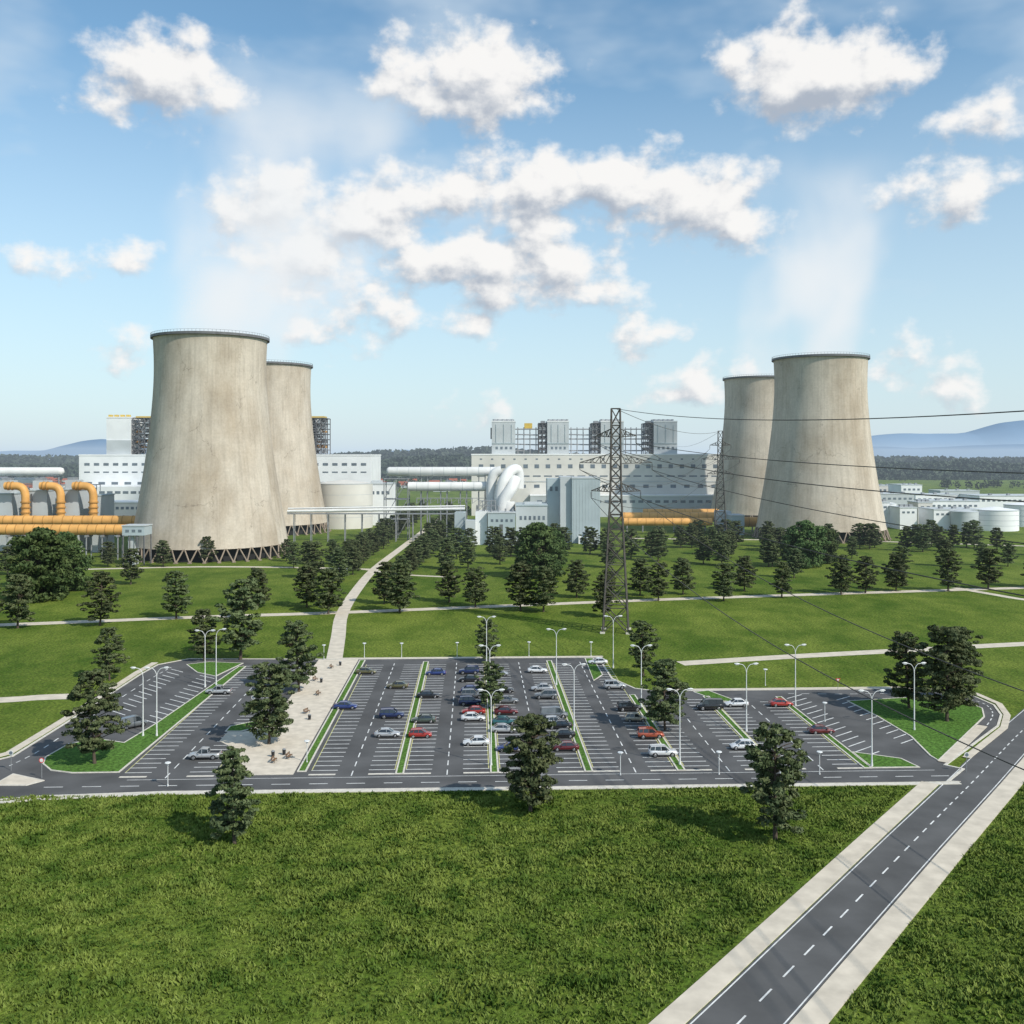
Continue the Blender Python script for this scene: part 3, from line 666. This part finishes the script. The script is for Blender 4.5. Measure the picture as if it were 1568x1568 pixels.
for k in range(3):
    for i,t in enumerate(tips):
        a=tipw(k,t); b=tipw(k+1,t); sag=(4.5,9,13)[k] if i<6 else 2.0*(k+1)
        if k==0: sag=[9,6,11,8,23,19,8.5][i]
        pts=[]
        for j in range(41):
            q=j/40; p=a.lerp(b,q); p.z-=4*sag*q*(1-q); pts.append(p)
        mb.tube(pts,0.085,'pylon',5)
mb.build('power_line')

# ---------------- street lamps ----------------
def lamp_mesh(double=True):
    mb=MB(); mb.cyl((0,0,0),(0,0,0.5),0.22,0.2,'lamp',12); mb.cyl((0,0,0.5),(0,0,1.2),0.16,0.15,'lamp',12)
    mb.tube([(0,0,1.2),(0,0,6),(0,0,11.2)],[0.13,0.10,0.08],'lamp',10)
    for sx in ((-1,1) if double else (1,)):
        mb.tube(smooth_path([(0,0,11.0),(sx*0.15,0,12.0),(sx*0.7,0,12.75),(sx*1.4,0,12.9)],4),0.06,'lamp',8)
        mb.tube([(sx*1.3,0,12.93),(sx*1.5,0,12.96),(sx*2.0,0,13.0),(sx*2.35,0,12.98)],[0.07,0.17,0.17,0.06],'lamp',8)
        mb.box(min(sx*1.5,sx*2.1),max(sx*1.5,sx*2.1),-0.1,0.1,12.76,12.84,'head')
    return mb.build('street_lamp',obj=False)
ld=lamp_mesh(True); l1=lamp_mesh(False)
def base_from_top(t,h=13.0): k=h/HC; return (t-YH*k)/(1-k)
for px,t,dbl in ((331,963,0),(314,965,1),(240,1022,1),(219,1022,0),(752,1056,1),(750,988,1),(852,963,1),(939,943,1),(982,988,1),(1041,1055,1),(879,1017,1),(1143,1016,1),(1218,987,1),(1335,1057,1),(1400,1015,1),(745,944,1)):
    x,y=G(px,base_from_top(t)); put('street_lamp',ld if dbl else l1,(x,y,0),rz=TH+(0 if dbl else math.pi if px in(219,) else 0))
def smalllamp():
    mb=MB(); mb.cyl((0,0,0),(0,0,0.3),0.14,0.12,'lamp',10); mb.cyl((0,0,0.3),(0,0,3.3),0.07,0.06,'lamp',8)
    mb.cyl((0,0,3.3),(0,0,3.75),0.09,0.34,'head',12); mb.cyl((0,0,3.75),(0,0,3.86),0.5,0.42,'lamp',14)
    return mb.build('park_lamp',obj=False)
sm_=smalllamp()
for px,b in ((257,1204),(950,1187),(1101,1186),(1255,1186),(496,1010),(558,1007),(615,1007),(700,1006),(810,1005),(905,1005),(470,1168),(1195,1186),(1263,1105),(1172,1050)):
    x,y=G(px,b); put('park_lamp',sm_,(x,y,0))
def sign(px,b,kind):
    mb=MB(); mb.cyl((0,0,0),(0,0,2.9),0.05,0.05,'steel',8)
    if kind=='give_way':
        mb.add([(-0.55,-0.07,3.4),(0.55,-0.07,3.4),(0,-0.07,2.45),(-0.55,-0.1,3.4),(0.55,-0.1,3.4),(0,-0.1,2.45)],[(3,5,4),(0,1,2),(0,3,4,1),(1,4,5,2),(2,5,3,0)],'red')
        mb.add([(-0.33,-0.105,3.27),(0.33,-0.105,3.27),(0,-0.105,2.7)],[(0,2,1)],'line')
    else:
        mb.cyl((0,-0.06,3.0),(0,-0.1,3.0),0.42,0.42,'red' if kind=='r' else 'line',20); mb.cyl((0,-0.1,3.0),(0,-0.11,3.0),0.3,0.3,'line' if kind=='r' else 'window',20)
    mb.build('traffic_sign',(*G(px,b),0))
sign(1283,1062,'give_way'); sign(17,1180,'b'); sign(64,1192,'r'); sign(1480,1183,'b'); sign(388,1090,'b')

# ---------------- cars ----------------
def car(kind):
    mb=MB(); P_=M['__paint']
    if kind=='sedan': Lh,Wd=2.3,0.9; st=[(-2.3,.45,.62,.78),(-2.22,.30,.92,.86),(-1.7,.24,.98,.90),(-1.0,.22,.96,.91),(0.3,.22,.93,.91),(0.95,.22,.92,.91),(1.6,.24,.82,.89),(2.1,.28,.72,.84),(2.3,.40,.58,.72)]; gh=[(-1.75,.97),(-1.1,1.40),(-0.1,1.44),(0.35,1.40),(1.15,.92)]
    elif kind=='hatch': Lh,Wd=2.05,0.88; st=[(-2.05,.45,.80,.78),(-1.98,.30,.98,.86),(-1.5,.24,1.0,.89),(-1.0,.22,.98,.89),(0.3,.22,.95,.89),(0.9,.22,.93,.89),(1.45,.24,.84,.87),(1.9,.28,.74,.82),(2.05,.40,.6,.7)]; gh=[(-1.98,.98),(-1.6,1.42),(-0.3,1.50),(0.25,1.46),(1.1,.94)]
    elif kind=='suv': Lh,Wd=2.35,0.95; st=[(-2.35,.55,.95,.84),(-2.28,.38,1.12,.92),(-1.7,.32,1.14,.95),(-1.0,.30,1.12,.95),(0.3,.30,1.10,.95),(1.0,.30,1.08,.95),(1.6,.32,1.02,.94),(2.2,.36,.92,.9),(2.35,.48,.78,.8)]; gh=[(-2.27,1.12),(-2.05,1.70),(-0.4,1.78),(0.35,1.72),(1.1,1.09)]
    elif kind=='pickup': Lh,Wd=2.6,0.94; st=[(-2.6,.55,1.02,.86),(-2.57,.42,1.05,.92),(-1.7,.36,1.06,.94),(-0.6,.34,1.06,.94),(0.4,.34,1.05,.94),(1.2,.34,1.04,.94),(1.8,.34,.98,.93),(2.4,.40,.88,.88),(2.6,.50,.72,.78)]; gh=[(-0.75,1.06),(-0.6,1.68),(0.3,1.74),(0.6,1.70),(1.25,1.05)]
    else: Lh,Wd=2.6,0.98; st=[(-2.6,.5,1.1,.90),(-2.55,.36,1.2,.96),(-1.7,.34,1.22,.98),(-0.6,.32,1.2,.98),(0.6,.32,1.2,.98),(1.3,.32,1.18,.98),(1.9,.34,1.05,.96),(2.45,.38,.9,.9),(2.6,.48,.74,.8)]; gh=[(-2.55,1.2),(-2.45,2.0),(0.3,2.1),(1.0,2.02),(1.75,1.12)]
    rings_=[]
    for x,zb,zt,hw in st:
        zm=zb+(zt-zb)*0.55
        half=[(hw*0.86,zb),(hw*0.97,zb+0.08),(hw,zm),(hw*0.97,zt-0.10),(hw*0.88,zt-0.01),(hw*0.45,zt+0.025)]
        rings_.append([(x,y,z) for y,z in half]+[(x,-y,z) for y,z in half[::-1]])
    n=len(rings_[0]); vs=[p for r in rings_ for p in r]; m=len(rings_)
    mb.add(vs,[(i*n+k,(i+1)*n+k,(i+1)*n+(k+1)%n,i*n+(k+1)%n) for i in range(m-1) for k in range(n)],P_,True)
    mb.add(vs,[tuple(range(n)),tuple(range(m*n-1,(m-1)*n-1,-1))],P_)
    bw=Wd*0.90; rw=Wd*0.70; (x0,z0),(x1,z1),(xm,zm),(x2,z2),(x3,z3)=gh
    v=[(x0,bw*.95,z0-.04),(x1,rw,z1),(xm,rw*1.03,zm),(x2,rw,z2),(x3,bw*.93,z3-.04)]; v2=[(x,-y,z) for x,y,z in v]; vv=v+v2
    xmB=(xm,bw,z0-.02); vv2=vv+[xmB,(xm,-bw,z0-.02)]
    mb.add(vv2,[(0,1,2,10),(10,2,3,4),(5,11,7,6),(11,9,8,7)],'glass')
    mb.add(vv,[(0,5,6,1),(4,3,8,9)],'glass')
    mb.add(vv,[(1,6,7,2),(2,7,8,3)],P_,True)
    for s in (1,-1):
        for a,b in (((x0,bw*.955*s,z0-.03),(x1,rw*1.01*s,z1+.01)),((xm,bw*1.0*s,z0),(xm,rw*1.04*s,zm)),((x3,bw*.94*s,z3-.03),(x2,rw*1.01*s,z2+.01))):
            mb.cyl(a,b,0.045,0.04,P_,5)
        mb.tube([(x1,rw*s,z1+.01),(xm,rw*1.03*s,zm+.01),(x2,rw*s,z2+.01)],0.045,P_,5)
        if kind in('suv','van') or kind=='hatch': mb.cyl(((x0+xm)/2-.1,bw*.98*s,z0),((x1+xm)/2-.1,rw*1.02*s,(z1+zm)/2),0.06,0.05,P_,5)
        if kind=='van': mb.add([(x0+.05,bw*.97*s,z0),(x1+.05,rw*1.03*s,z1-.03),(xm-.1,rw*1.05*s,zm-.03),(xm-.1,bw*1.01*s,z0)],[(0,1,2,3) if s>0 else (3,2,1,0)],P_)
        mb.box(x3-0.55,x3-0.35,s*(Wd+0.02)-(0.0 if s>0 else 0.16),s*(Wd+0.02)+(0.16 if s>0 else 0),z3-.02,z3+.13,P_)
        zl=st[-2][2]-0.10; mb.box(Lh-0.2,Lh-0.035,s*Wd*0.62-0.16,s*Wd*0.62+0.16,zl-0.12,zl+0.02,'head')
        zr=st[1][2]-0.14; mb.box(-Lh-0.01,-Lh+0.1,s*Wd*0.70-0.13,s*Wd*0.70+0.13,zr-0.16,zr+0.04,'tail')
        mb.box(-1.0,1.0,s*Wd*0.985-0.02,s*Wd*0.985+0.03,st[3][1]-0.02,st[3][1]+0.12,'trim')
        mb.cyl((0.15,s*Wd*1.0,st[3][2]-.18),(0.35,s*Wd*1.0,st[3][2]-.18),0.02,0.02,'trim',5)
        r=0.32 if kind in('sedan','hatch') else 0.38
        for xw in (-Lh*0.60,Lh*0.62):
            mb.cyl((xw,s*(Wd-0.30),r+0.02),(xw,s*(Wd*0.985+0.012),r+0.02),r*1.17,r*1.17,'trim',20)
            mb.cyl((xw,s*(Wd-0.25),r),(xw,s*(Wd+0.03),r),r,r,'tyre',20)
            mb.cyl((xw,s*(Wd+0.03),r),(xw,s*(Wd+0.045),r),r*0.66,r*0.6,'hub',12)
    mb.box(Lh-0.06,Lh+0.02,-0.5,0.5,st[-1][1]-0.04,st[-1][1]+0.1,'trim'); mb.box(-Lh-0.025,-Lh+0.05,-0.25,0.25,0.58,0.70,'head')
    if kind=='pickup':
        mb.box(-2.5,-0.82,-0.78,0.78,1.075,1.09,'trim')
        for s in (1,-1): mb.box(-2.55,-0.8,s*0.84-0.05,s*0.84+0.05,1.05,1.16,P_)
        mb.box(-2.6,-2.5,-0.8,0.8,1.04,1.16,P_)
    return mb.build('parked_car',obj=False)
def paint(name,c):
    m=mat('car_paint_'+name,c,0.28,0.03,0.8,metal=0.25,spec=0.6); m.node_tree.nodes['Principled BSDF'].inputs['Coat Weight'].default_value=0.6; return m
M['__paint']=paint('base',(0.5,0.5,0.5))
kinds={k:car(k) for k in ('sedan','hatch','suv','pickup','van')}
cols=dict(white=(.72,.72,.72),silver=(.42,.43,.44),grey=(.16,.17,.18),black=(.015,.015,.017),navy=(.018,.03,.10),blue=(.03,.05,.18),red=(.36,.03,.02),maroon=(.12,.012,.015),olive=(.12,.11,.05),beige=(.42,.37,.28),orange=(.36,.08,.04),teal=(.03,.12,.13),green=(.07,.09,.07))
pm_={k:paint(k,v) for k,v in cols.items()}
cars=[(560,1033,'olive','sedan'),(608,1055,'olive','sedan'),(667,1035,'blue','sedan'),(655,1070,'black','sedan'),(528,1087,'blue','sedan'),(599,1101,'navy','suv'),(648,1108,'green','sedan'),(592,1130,'silver','sedan'),(643,1131,'red','hatch'),
(718,1033,'navy','suv'),(718,1045,'black','sedan'),(722,1062,'blue','sedan'),(720,1081,'navy','suv'),(723,1070,'grey','suv'),(725,1095,'red','sedan'),(724,1105,'white','sedan'),(729,1143,'white','sedan'),(823,1031,'white','sedan'),(830,1059,'silver','sedan'),(836,1071,'grey','suv'),(849,1101,'grey','van'),
(775,1095,'maroon','sedan'),(772,1111,'teal','sedan'),(771,1123,'silver','sedan'),(857,1117,'black','sedan'),(861,1131,'black','sedan'),(866,1151,'maroon','sedan'),(781,1152,'blue','sedan'),(916,1018,'white','sedan'),(942,1056,'silver','suv'),(964,1090,'black','suv'),(974,1106,'beige','hatch'),(997,1132,'orange','suv'),(1016,1160,'white','suv'),
(1088,1088,'black','van'),(1129,1083,'white','sedan'),(1198,1083,'red','sedan'),(1138,1149,'white','hatch'),(1260,1125,'maroon','sedan'),(311,1164,'silver','pickup'),(333,1064,'silver','pickup'),(200,1116,'grey','van'),(770,1062,'black','sedan'),(776,1078,'grey','sedan'),(764,1036,'silver','hatch'),(850,1111,'silver','hatch')]
for i,(px,py,c,k) in enumerate(cars):
    x,y=G(px,py); nm='pickup_truck' if k=='pickup' else 'van' if k=='van' else 'parked_car'
    o=put(nm,kinds[k],(x,y+0.9,0.02),rz=TH+(math.pi if random.random()<0.4 else 0)+random.uniform(-.03,.03)+(0.75 if px==200 else 0),sc=(1.06,1.06,1.06))
    o.material_slots[0].link='OBJECT'; o.material_slots[0].material=pm_[c]
def bench():
    mb=MB()
    for k in range(4): mb.box(-0.9,0.9,-0.28+k*0.14,-0.17+k*0.14,0.43,0.47,'wood')
    for k in range(3): mb.box(-0.9,0.9,0.28+k*0.02,0.32+k*0.02,0.55+k*0.14,0.66+k*0.14,'wood')
    for x in (-0.7,0.7): mb.box(x-.04,x+.04,-.25,-.19,0,.39,'trim'); mb.box(x-.04,x+.04,.22,.27,0,.95,'trim'); mb.box(x-.04,x+.04,-.25,.21,.392,.425,'trim')
    return mb.build('park_bench',obj=False)
def bin_():
    mb=MB(); mb.cyl((0,0,0.08),(0,0,0.95),0.27,0.32,'trim',16); mb.cyl((0,0,0.95),(0,0,1.02),0.34,0.34,'steel',16); mb.cyl((0,0,0),(0,0,0.08),0.2,0.2,'steel',12); mb.cyl((0,0,1.02),(0,0,1.14),0.3,0.1,'steel',16)
    return mb.build('litter_bin',obj=False)
bm,bn=bench(),bin_()
for px,py,r in ((483,1043,1.3),(488,1065,1.4),(470,1093,1.2),(443,1162,1.4),(415,1128,2.2),(508,1024,1.5),(420,1168,1.5)):
    x,y=G(px,py); put('park_bench',bm,(x,y,0.14),rz=r)
for px,py in ((435,1157),(492,1046),(474,1103),(418,1160),(521,1020)): x,y=G(px,py); put('litter_bin',bn,(x,y,0.14))

# ---------------- trees ----------------
def tree_mesh(seed,h=15.0,rmax=4.1,pads=120,lpp=75,leaf='leaf',z0f=0.15,flat=0.42,shape='pine',lsz=0.30):
    rng=np.random.RandomState(seed); mb=MB()
    bend=rng.uniform(-0.4,0.4,2)
    def axis(z): t=z/h; return np.array([bend[0]*math.sin(t*3),bend[1]*math.sin(t*2.5),z])
    mb.tube([axis(z) for z in np.linspace(0,h*0.93,9)],[0.30,0.22,0.20,0.18,0.15,0.12,0.09,0.06,0.03],'trunk',8)
    lob=rng.uniform(0,6.28,3)
    def rad(t,a):
        k=1+0.13*math.sin(2*a+lob[0]+t*4)+0.10*math.sin(3*a+lob[1]-t*7)
        if shape=='pine': return k*rmax*(0.72+0.28*t/0.3 if t<0.3 else max(0.25,math.sqrt(max(0,1-((t-0.3)/0.76)**2.6))))
        return k*rmax*math.sqrt(max(0.05,1-((t-0.42)/0.6)**2))
    Vs=[]
    for p in range(pads):
        t=(p+rng.rand())/pads; t=t**0.92; z=h*(z0f+(1-z0f)*t*0.965); a=rng.uniform(0,6.283); R=rad(t,a)*rng.uniform(0.72,1.08); q=rng.uniform(0.08,1)**0.6
        c=axis(z)+np.array([R*q*math.cos(a),R*q*math.sin(a),rng.uniform(-.3,.3)-0.10*R*q])
        if p%2==0 and q>0.4:
            st=axis(max(h*0.12,z-0.5-0.25*R*q)); mb.tube([st,(st+c)/2+np.array([0,0,.15]),c],[0.085,0.06,0.025],'trunk',5,caps=False)
        pr=rng.uniform(0.65,1.15)*(0.68+0.32*(1-t))*rmax/4.1
        nn=int(lpp*rng.uniform(0.7,1.2)); d=rng.normal(size=(nn,3)); d/=np.linalg.norm(d,axis=1)[:,None]; d*=rng.uniform(0.35,1,size=(nn,1))**0.5
        cs=c+d*np.array([pr,pr,pr*flat])
        nrm=d*np.array([1,1,1.6])+rng.normal(size=(nn,3))*0.55; nrm/=np.linalg.norm(nrm,axis=1)[:,None]
        aa=np.cross(nrm,rng.normal(size=(nn,3))); aa/=np.linalg.norm(aa,axis=1)[:,None]; bb=np.cross(nrm,aa)
        s=rng.uniform(0.6,1.25,size=(nn,1))*lsz
        Vs.append(np.stack([cs-aa*s,cs-bb*s*0.5,cs+aa*s*1.1,cs+bb*s*0.55],axis=1).reshape(-1,3))
    Va=np.concatenate(Vs); nq=len(Va)//4
    mb.add(Va.tolist(),[(4*i,4*i+1,4*i+2,4*i+3) for i in range(nq)],leaf,False)
    return mb.build('pine_tree',obj=False)
pines=[tree_mesh(s,15,r,p,72) for s,r,p in ((1,4.2,165),(2,3.8,150),(3,4.4,170),(4,3.9,140),(5,4.1,160))]
broads=[tree_mesh(s,15,7.2,230,70,'leaf2',0.06,0.6,'broad',0.42) for s in (11,12)]
def T(px,b,t,kind='p',wsc=1.0):
    x,y=G(px,b); h=(b-t)*y/F; s=h/15.0
    if kind=='p': me=random.choice(pines); nm='pine_tree'
    else: me=random.choice(broads); nm='broadleaf_tree'
    put(nm,me,(x,y,0),rz=random.uniform(0,6.28),sc=(s*wsc,s*wsc,s))
near=[(145,1170,1022),(168,1042,958),(359,1292,1145),(412,1140,1013),(458,1060,948),(368,1010,883),(313,1012,930),(812,1243,1090),(745,1015,946),(752,1085,1012),(985,1035,948),(1018,1118,1008),(1187,1285,1103),(1392,1085,966),(1450,1105,955),(1472,1075,957)]
for a in near: T(*a,wsc=1.06)
mid=[(27,962,876),(153,958,873),(270,948,872),(200,895,838),(165,868,828),(250,868,826),(318,862,820),(395,930,868),(365,945,905),(470,930,862),(503,940,868),(450,870,828),(480,886,828),(612,938,860),(588,925,858),(688,922,858),(728,930,868),(797,935,858),(832,937,864),(883,915,856),(980,912,853),(1008,920,860),(1046,910,853),(1108,920,860),(1140,905,850),(1197,915,858),(1216,885,838),(1288,910,848),(1325,908,850),(1372,905,848),(1380,880,835),(1452,905,838),(1513,902,838),(540,880,835),(520,890,838),(930,918,870),(1590,900,838),(-20,950,870),(12,880,835),(1008,860,808),(1090,850,805),
 (925,945,878)]
for a in mid: T(*a,wsc=1.18)
for a in ((65,918,808,1.0),(100,905,815,0.9),(50,900,822,.9),(825,885,800,1.0),(845,872,808,.8),(1232,868,797,1.0),(1262,862,806,.8),(1210,858,812,.7)): T(a[0],a[1],a[2],'b',a[3])
for k in range(11):
    q=k/10
    for (xa,ya),(xb,yb) in (((540,872),(632,792)),((620,900),(690,792)),((560,862),(650,790)),((640,870),(705,800))):
        A=Vector(G(xa,ya)); Bv=Vector(G(xb,yb)); p=A.lerp(Bv,q)+Vector((random.uniform(-2,2),random.uniform(-4,4)))
        s=random.uniform(0.8,1.0); put('pine_tree',random.choice(pines),(p.x,p.y,0),rz=random.uniform(0,6),sc=(s*1.15,s*1.15,s))
def row(x0,x1,y0,y1,n,jit=8,h=(0.85,1.1)):
    for i in range(n):
        q=(i+random.uniform(-.3,.3))/(n-1); x,y=G(x0+(x1-x0)*q,y0+(y1-y0)*q); s=random.uniform(*h)
        put('pine_tree',random.choice(pines),(x+random.uniform(-3,3),y+random.uniform(-jit,jit),0),rz=random.uniform(0,6),sc=(s*1.18,s*1.18,s))
row(1010,1190,838,840,9,20); row(1310,1570,838,846,13,25); row(1180,1290,846,846,4,15); row(700,920,852,848,9,15); row(700,800,870,870,4,20)
row(1080,1180,860,862,5,20); row(1280,1570,862,868,5,25,(0.7,0.9)); row(930,1000,868,850,3,10); row(-20,40,868,872,3,10,(0.6,0.9)); row(440,520,862,868,4,10,(.75,.95))

# ---------------- grass tufts in the near field ----------------
def tufts():
    rng=np.random.RandomState(3); n=60000
    y=88+ (rng.rand(n)**0.8)*70; x=(rng.rand(n)*2-1)*(y*0.56+6)
    ok=np.ones(n,bool)
    dv=(x-O.x)*V.x+(y-O.y)*V.y
    ok&=~(dv>-8.8)
    A=np.array(rc)
    for a,b in zip(A[:-1],A[1:]):
        d=b-a; L2=(d**2).sum(); t=np.clip(((x-a[0])*d[0]+(y-a[1])*d[1])/L2,0,1); dist=np.hypot(x-(a[0]+t*d[0]),y-(a[1]+t*d[1])); ok&=dist>7.0
    x=x[ok];y=y[ok];n=len(x)
    m=np.sin(x*0.31+np.sin(y*0.23)*2)*np.cos(y*0.37+np.sin(x*0.17)*2); s=0.34+0.20*m+rng.rand(n)*0.26
    Vs=[]
    for k in range(4):
        a=rng.rand(n)*6.283; ox=rng.normal(size=n)*0.12; oy=rng.normal(size=n)*0.12; lean=rng.rand(n)*0.7+0.15
        wx=np.cos(a)*s*0.32; wy=np.sin(a)*s*0.32; a2=rng.rand(n)*6.283
        p0=np.stack([x+ox-wx,y+oy-wy,np.zeros(n)],1); p1=np.stack([x+ox+wx,y+oy+wy,np.zeros(n)],1)
        p2=np.stack([x+ox+np.cos(a2)*lean*s,y+oy+np.sin(a2)*lean*s,s*0.75],1)
        Vs.append(np.stack([p0,p1,p2],1).reshape(-1,3))
    Va=np.concatenate(Vs).astype(np.float32); nt_=len(Va)//3
    me=bpy.data.meshes.new('grass_mesh'); me.vertices.add(len(Va)); me.vertices.foreach_set('co',Va.ravel())
    me.loops.add(len(Va)); me.loops.foreach_set('vertex_index',np.arange(len(Va),dtype=np.int32)); me.polygons.add(nt_)
    me.polygons.foreach_set('loop_start',np.arange(0,len(Va),3,dtype=np.int32)); me.materials.append(M['tuft']); me.update(calc_edges=True); me.validate()
    put('grass',me)
tufts()

# ---------------- distant land ----------------
def ridge(name,Y,dep,prof_,m,amp,wl,scatter=0,lsz=4,z_extra=0):
    xs=np.linspace(prof_[0][0],prof_[-1][0],260); py=np.interp(xs,[p[0] for p in prof_],[p[1] for p in prof_])
    rng=np.random.RandomState(int(Y)); ph=rng.rand(6)*6
    zc=np.array([WZ(b,Y) for b in py])+amp*sum(np.sin(xs/wl*(1.7**k)+ph[k])/(2.1**k) for k in range(6))
    zc=np.maximum(zc,0.0); rows=9; vs=[]
    for j in range(rows):
        q=j/(rows-1); f=math.sin(min(1,q/0.6)*math.pi/2)**1.3 if q<0.6 else 1-((q-0.6)/0.4)**2
        for x,z in zip(xs,zc): vs.append((WX(x,Y)*(1+(q-0.6)*dep/Y*0.5),Y+(q-0.6)*dep,z*f-0.5+ (0.03*z*math.sin(x*0.04+j*1.9) if 0<j<rows-1 else 0)))
    n=len(xs); mb=MB(); mb.add(vs,[(j*n+i,j*n+i+1,(j+1)*n+i+1,(j+1)*n+i) for j in range(rows-1) for i in range(n-1)],m,True)
    mb.build(name)
    if scatter:
        Va=np.array(vs).reshape(rows,n,3); jj=rng.rand(scatter)*(rows-1)*0.68; ii=rng.rand(scatter)*(n-1.01); j0=jj.astype(int); i0=ii.astype(int)
        fj=(jj-j0)[:,None]; fi=(ii-i0)[:,None]
        c=(Va[j0,i0]*(1-fj)*(1-fi)+Va[j0,i0+1]*(1-fj)*fi+Va[j0+1,i0]*fj*(1-fi)+Va[j0+1,i0+1]*fj*fi)
        c[:,2]+=rng.rand(scatter)*lsz*1.6; Vq=[]
        for _ in range(2):
            a=rng.normal(size=(scatter,3)); a/=np.linalg.norm(a,axis=1)[:,None]; b=np.cross(a,rng.normal(size=(scatter,3))); b/=np.linalg.norm(b,axis=1)[:,None]
            s=rng.uniform(0.4,1.1,size=(scatter,1))*lsz; Vq.append(np.stack([c-a*s,c-b*s*.8,c+a*s,c+b*s*.8],1).reshape(-1,3))
        Vq=np.concatenate(Vq); mb=MB(); mb.add(Vq.tolist(),[(4*i,4*i+1,4*i+2,4*i+3) for i in range(len(Vq)//4)],'leafd'); mb.build('distant_trees')
M['far1']=mat('far_hill_haze_blue',(0.08,0.17,0.29),1.0,0.10,0.0012,spec=0,detail=5)  # far1 and far2 carry the distance haze in their blue colour
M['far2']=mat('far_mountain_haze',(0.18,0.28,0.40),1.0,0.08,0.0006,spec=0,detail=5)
M['farw']=mat('wooded_hill',(0.034,0.048,0.030),1.0,0.25,0.01,spec=0,detail=5)
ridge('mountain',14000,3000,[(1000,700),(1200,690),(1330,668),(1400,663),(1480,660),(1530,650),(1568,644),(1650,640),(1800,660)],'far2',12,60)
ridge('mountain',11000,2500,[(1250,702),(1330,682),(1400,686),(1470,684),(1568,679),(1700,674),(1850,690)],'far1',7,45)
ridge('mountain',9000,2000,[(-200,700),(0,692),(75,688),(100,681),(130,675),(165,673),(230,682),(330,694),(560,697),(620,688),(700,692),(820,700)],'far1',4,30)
ridge('hill',3200,900,[(-250,706),(-50,703),(60,704),(130,706),(300,706),(480,704),(560,698),(620,696),(700,692),(760,690),(850,700),(1000,705),(1300,706),(1400,706),(1568,708),(1850,706)],'farw',1.6,9,16000,9)
ridge('hill',2300,350,[(-250,716),(0,716),(120,718),(300,719),(560,712),(640,704),(700,702),(760,706),(900,716),(1200,716),(1330,714),(1400,714),(1480,710),(1568,717),(1850,716)],'farw',1.2,8,16000,6)
mb=MB(); rng=random.Random(5)
for i in range(90):
    px=rng.uniform(-40,125) if i<60 else rng.uniform(560,720); Yv=rng.uniform(1250,1900) if i<60 else rng.uniform(1400,1800)
    x=WX(px,Yv); a=rng.uniform(5,9); hh=rng.uniform(4,8); mb.box(x-a,x+a,Yv,Yv+9,0,hh,rng.choice(['white','cream','grey']))
    mb.add([(x-a-.5,Yv-.5,hh),(x+a+.5,Yv-.5,hh),(x+a+.5,Yv+9.5,hh),(x-a-.5,Yv+9.5,hh),(x-a,Yv+4.5,hh+4),(x+a,Yv+4.5,hh+4)],[(0,1,5,4),(2,3,4,5),(0,4,3),(1,2,5)],'roofred' if rng.random()<.6 else 'dgrey')
mb.build('distant_village')
def mass(spec,name='distant_trees'):
    rng=np.random.RandomState(9); Vq=[]
    for px0,px1,Ya,Yb_,n,h in spec:
        for _ in range(n):
            Yc=rng.uniform(Ya,Yb_); c0=np.array([WX(rng.uniform(px0,px1),Yc),Yc,0]); hh=h*rng.uniform(0.6,1.1); k=45
            d=rng.normal(size=(k,3)); d/=np.linalg.norm(d,axis=1)[:,None]; c=c0+d*np.array([hh*.45,hh*.45,hh*.5])*rng.uniform(.6,1,size=(k,1))+np.array([0,0,hh*.5])
            a=rng.normal(size=(k,3)); a/=np.linalg.norm(a,axis=1)[:,None]; b=np.cross(a,rng.normal(size=(k,3))); b/=np.linalg.norm(b,axis=1)[:,None]; s=rng.uniform(.5,1.2,size=(k,1))*hh*.13
            Vq.append(np.stack([c-a*s,c-b*s*.8,c+a*s,c+b*s*.8],1).reshape(-1,3))
    Vq=np.concatenate(Vq); mb=MB(); mb.add(Vq.tolist(),[(4*i,4*i+1,4*i+2,4*i+3) for i in range(len(Vq)//4)],'leafd'); mb.build(name)
mass([(-100,130,1500,1900,50,13),(560,730,1500,1900,50,13),(1320,1700,2000,2300,120,13),(1440,1700,1500,1700,40,14),(560,720,780,900,12,11),(1100,1350,900,1300,24,13),(1340,1600,780,900,10,9)])
# ---------------- aerial haze : one homogeneous layer that glows itself, in place of sunlit air, over the plain, starting beyond the car park ----------------
hz=bpy.data.materials.new('emissive_haze'); hz.use_nodes=True; hn=hz.node_tree.nodes; hl=hz.node_tree.links; hn.clear()
ho=hn.new('ShaderNodeOutputMaterial'); ha=hn.new('ShaderNodeVolumeAbsorption'); ha.inputs['Color'].default_value=(0,0,0,1); ha.inputs['Density'].default_value=9e-5
he=hn.new('ShaderNodeEmission'); he.inputs[0].default_value=(0.58,0.71,0.84,1); he.inputs[1].default_value=9e-5; hs_=hn.new('ShaderNodeAddShader')
hl.new(ha.outputs[0],hs_.inputs[0]); hl.new(he.outputs[0],hs_.inputs[1]); hl.new(hs_.outputs[0],ho.inputs['Volume'])
mb=MB(); mb.box(-22000,22000,330,24000,-5,112,hz); mb.build('haze')
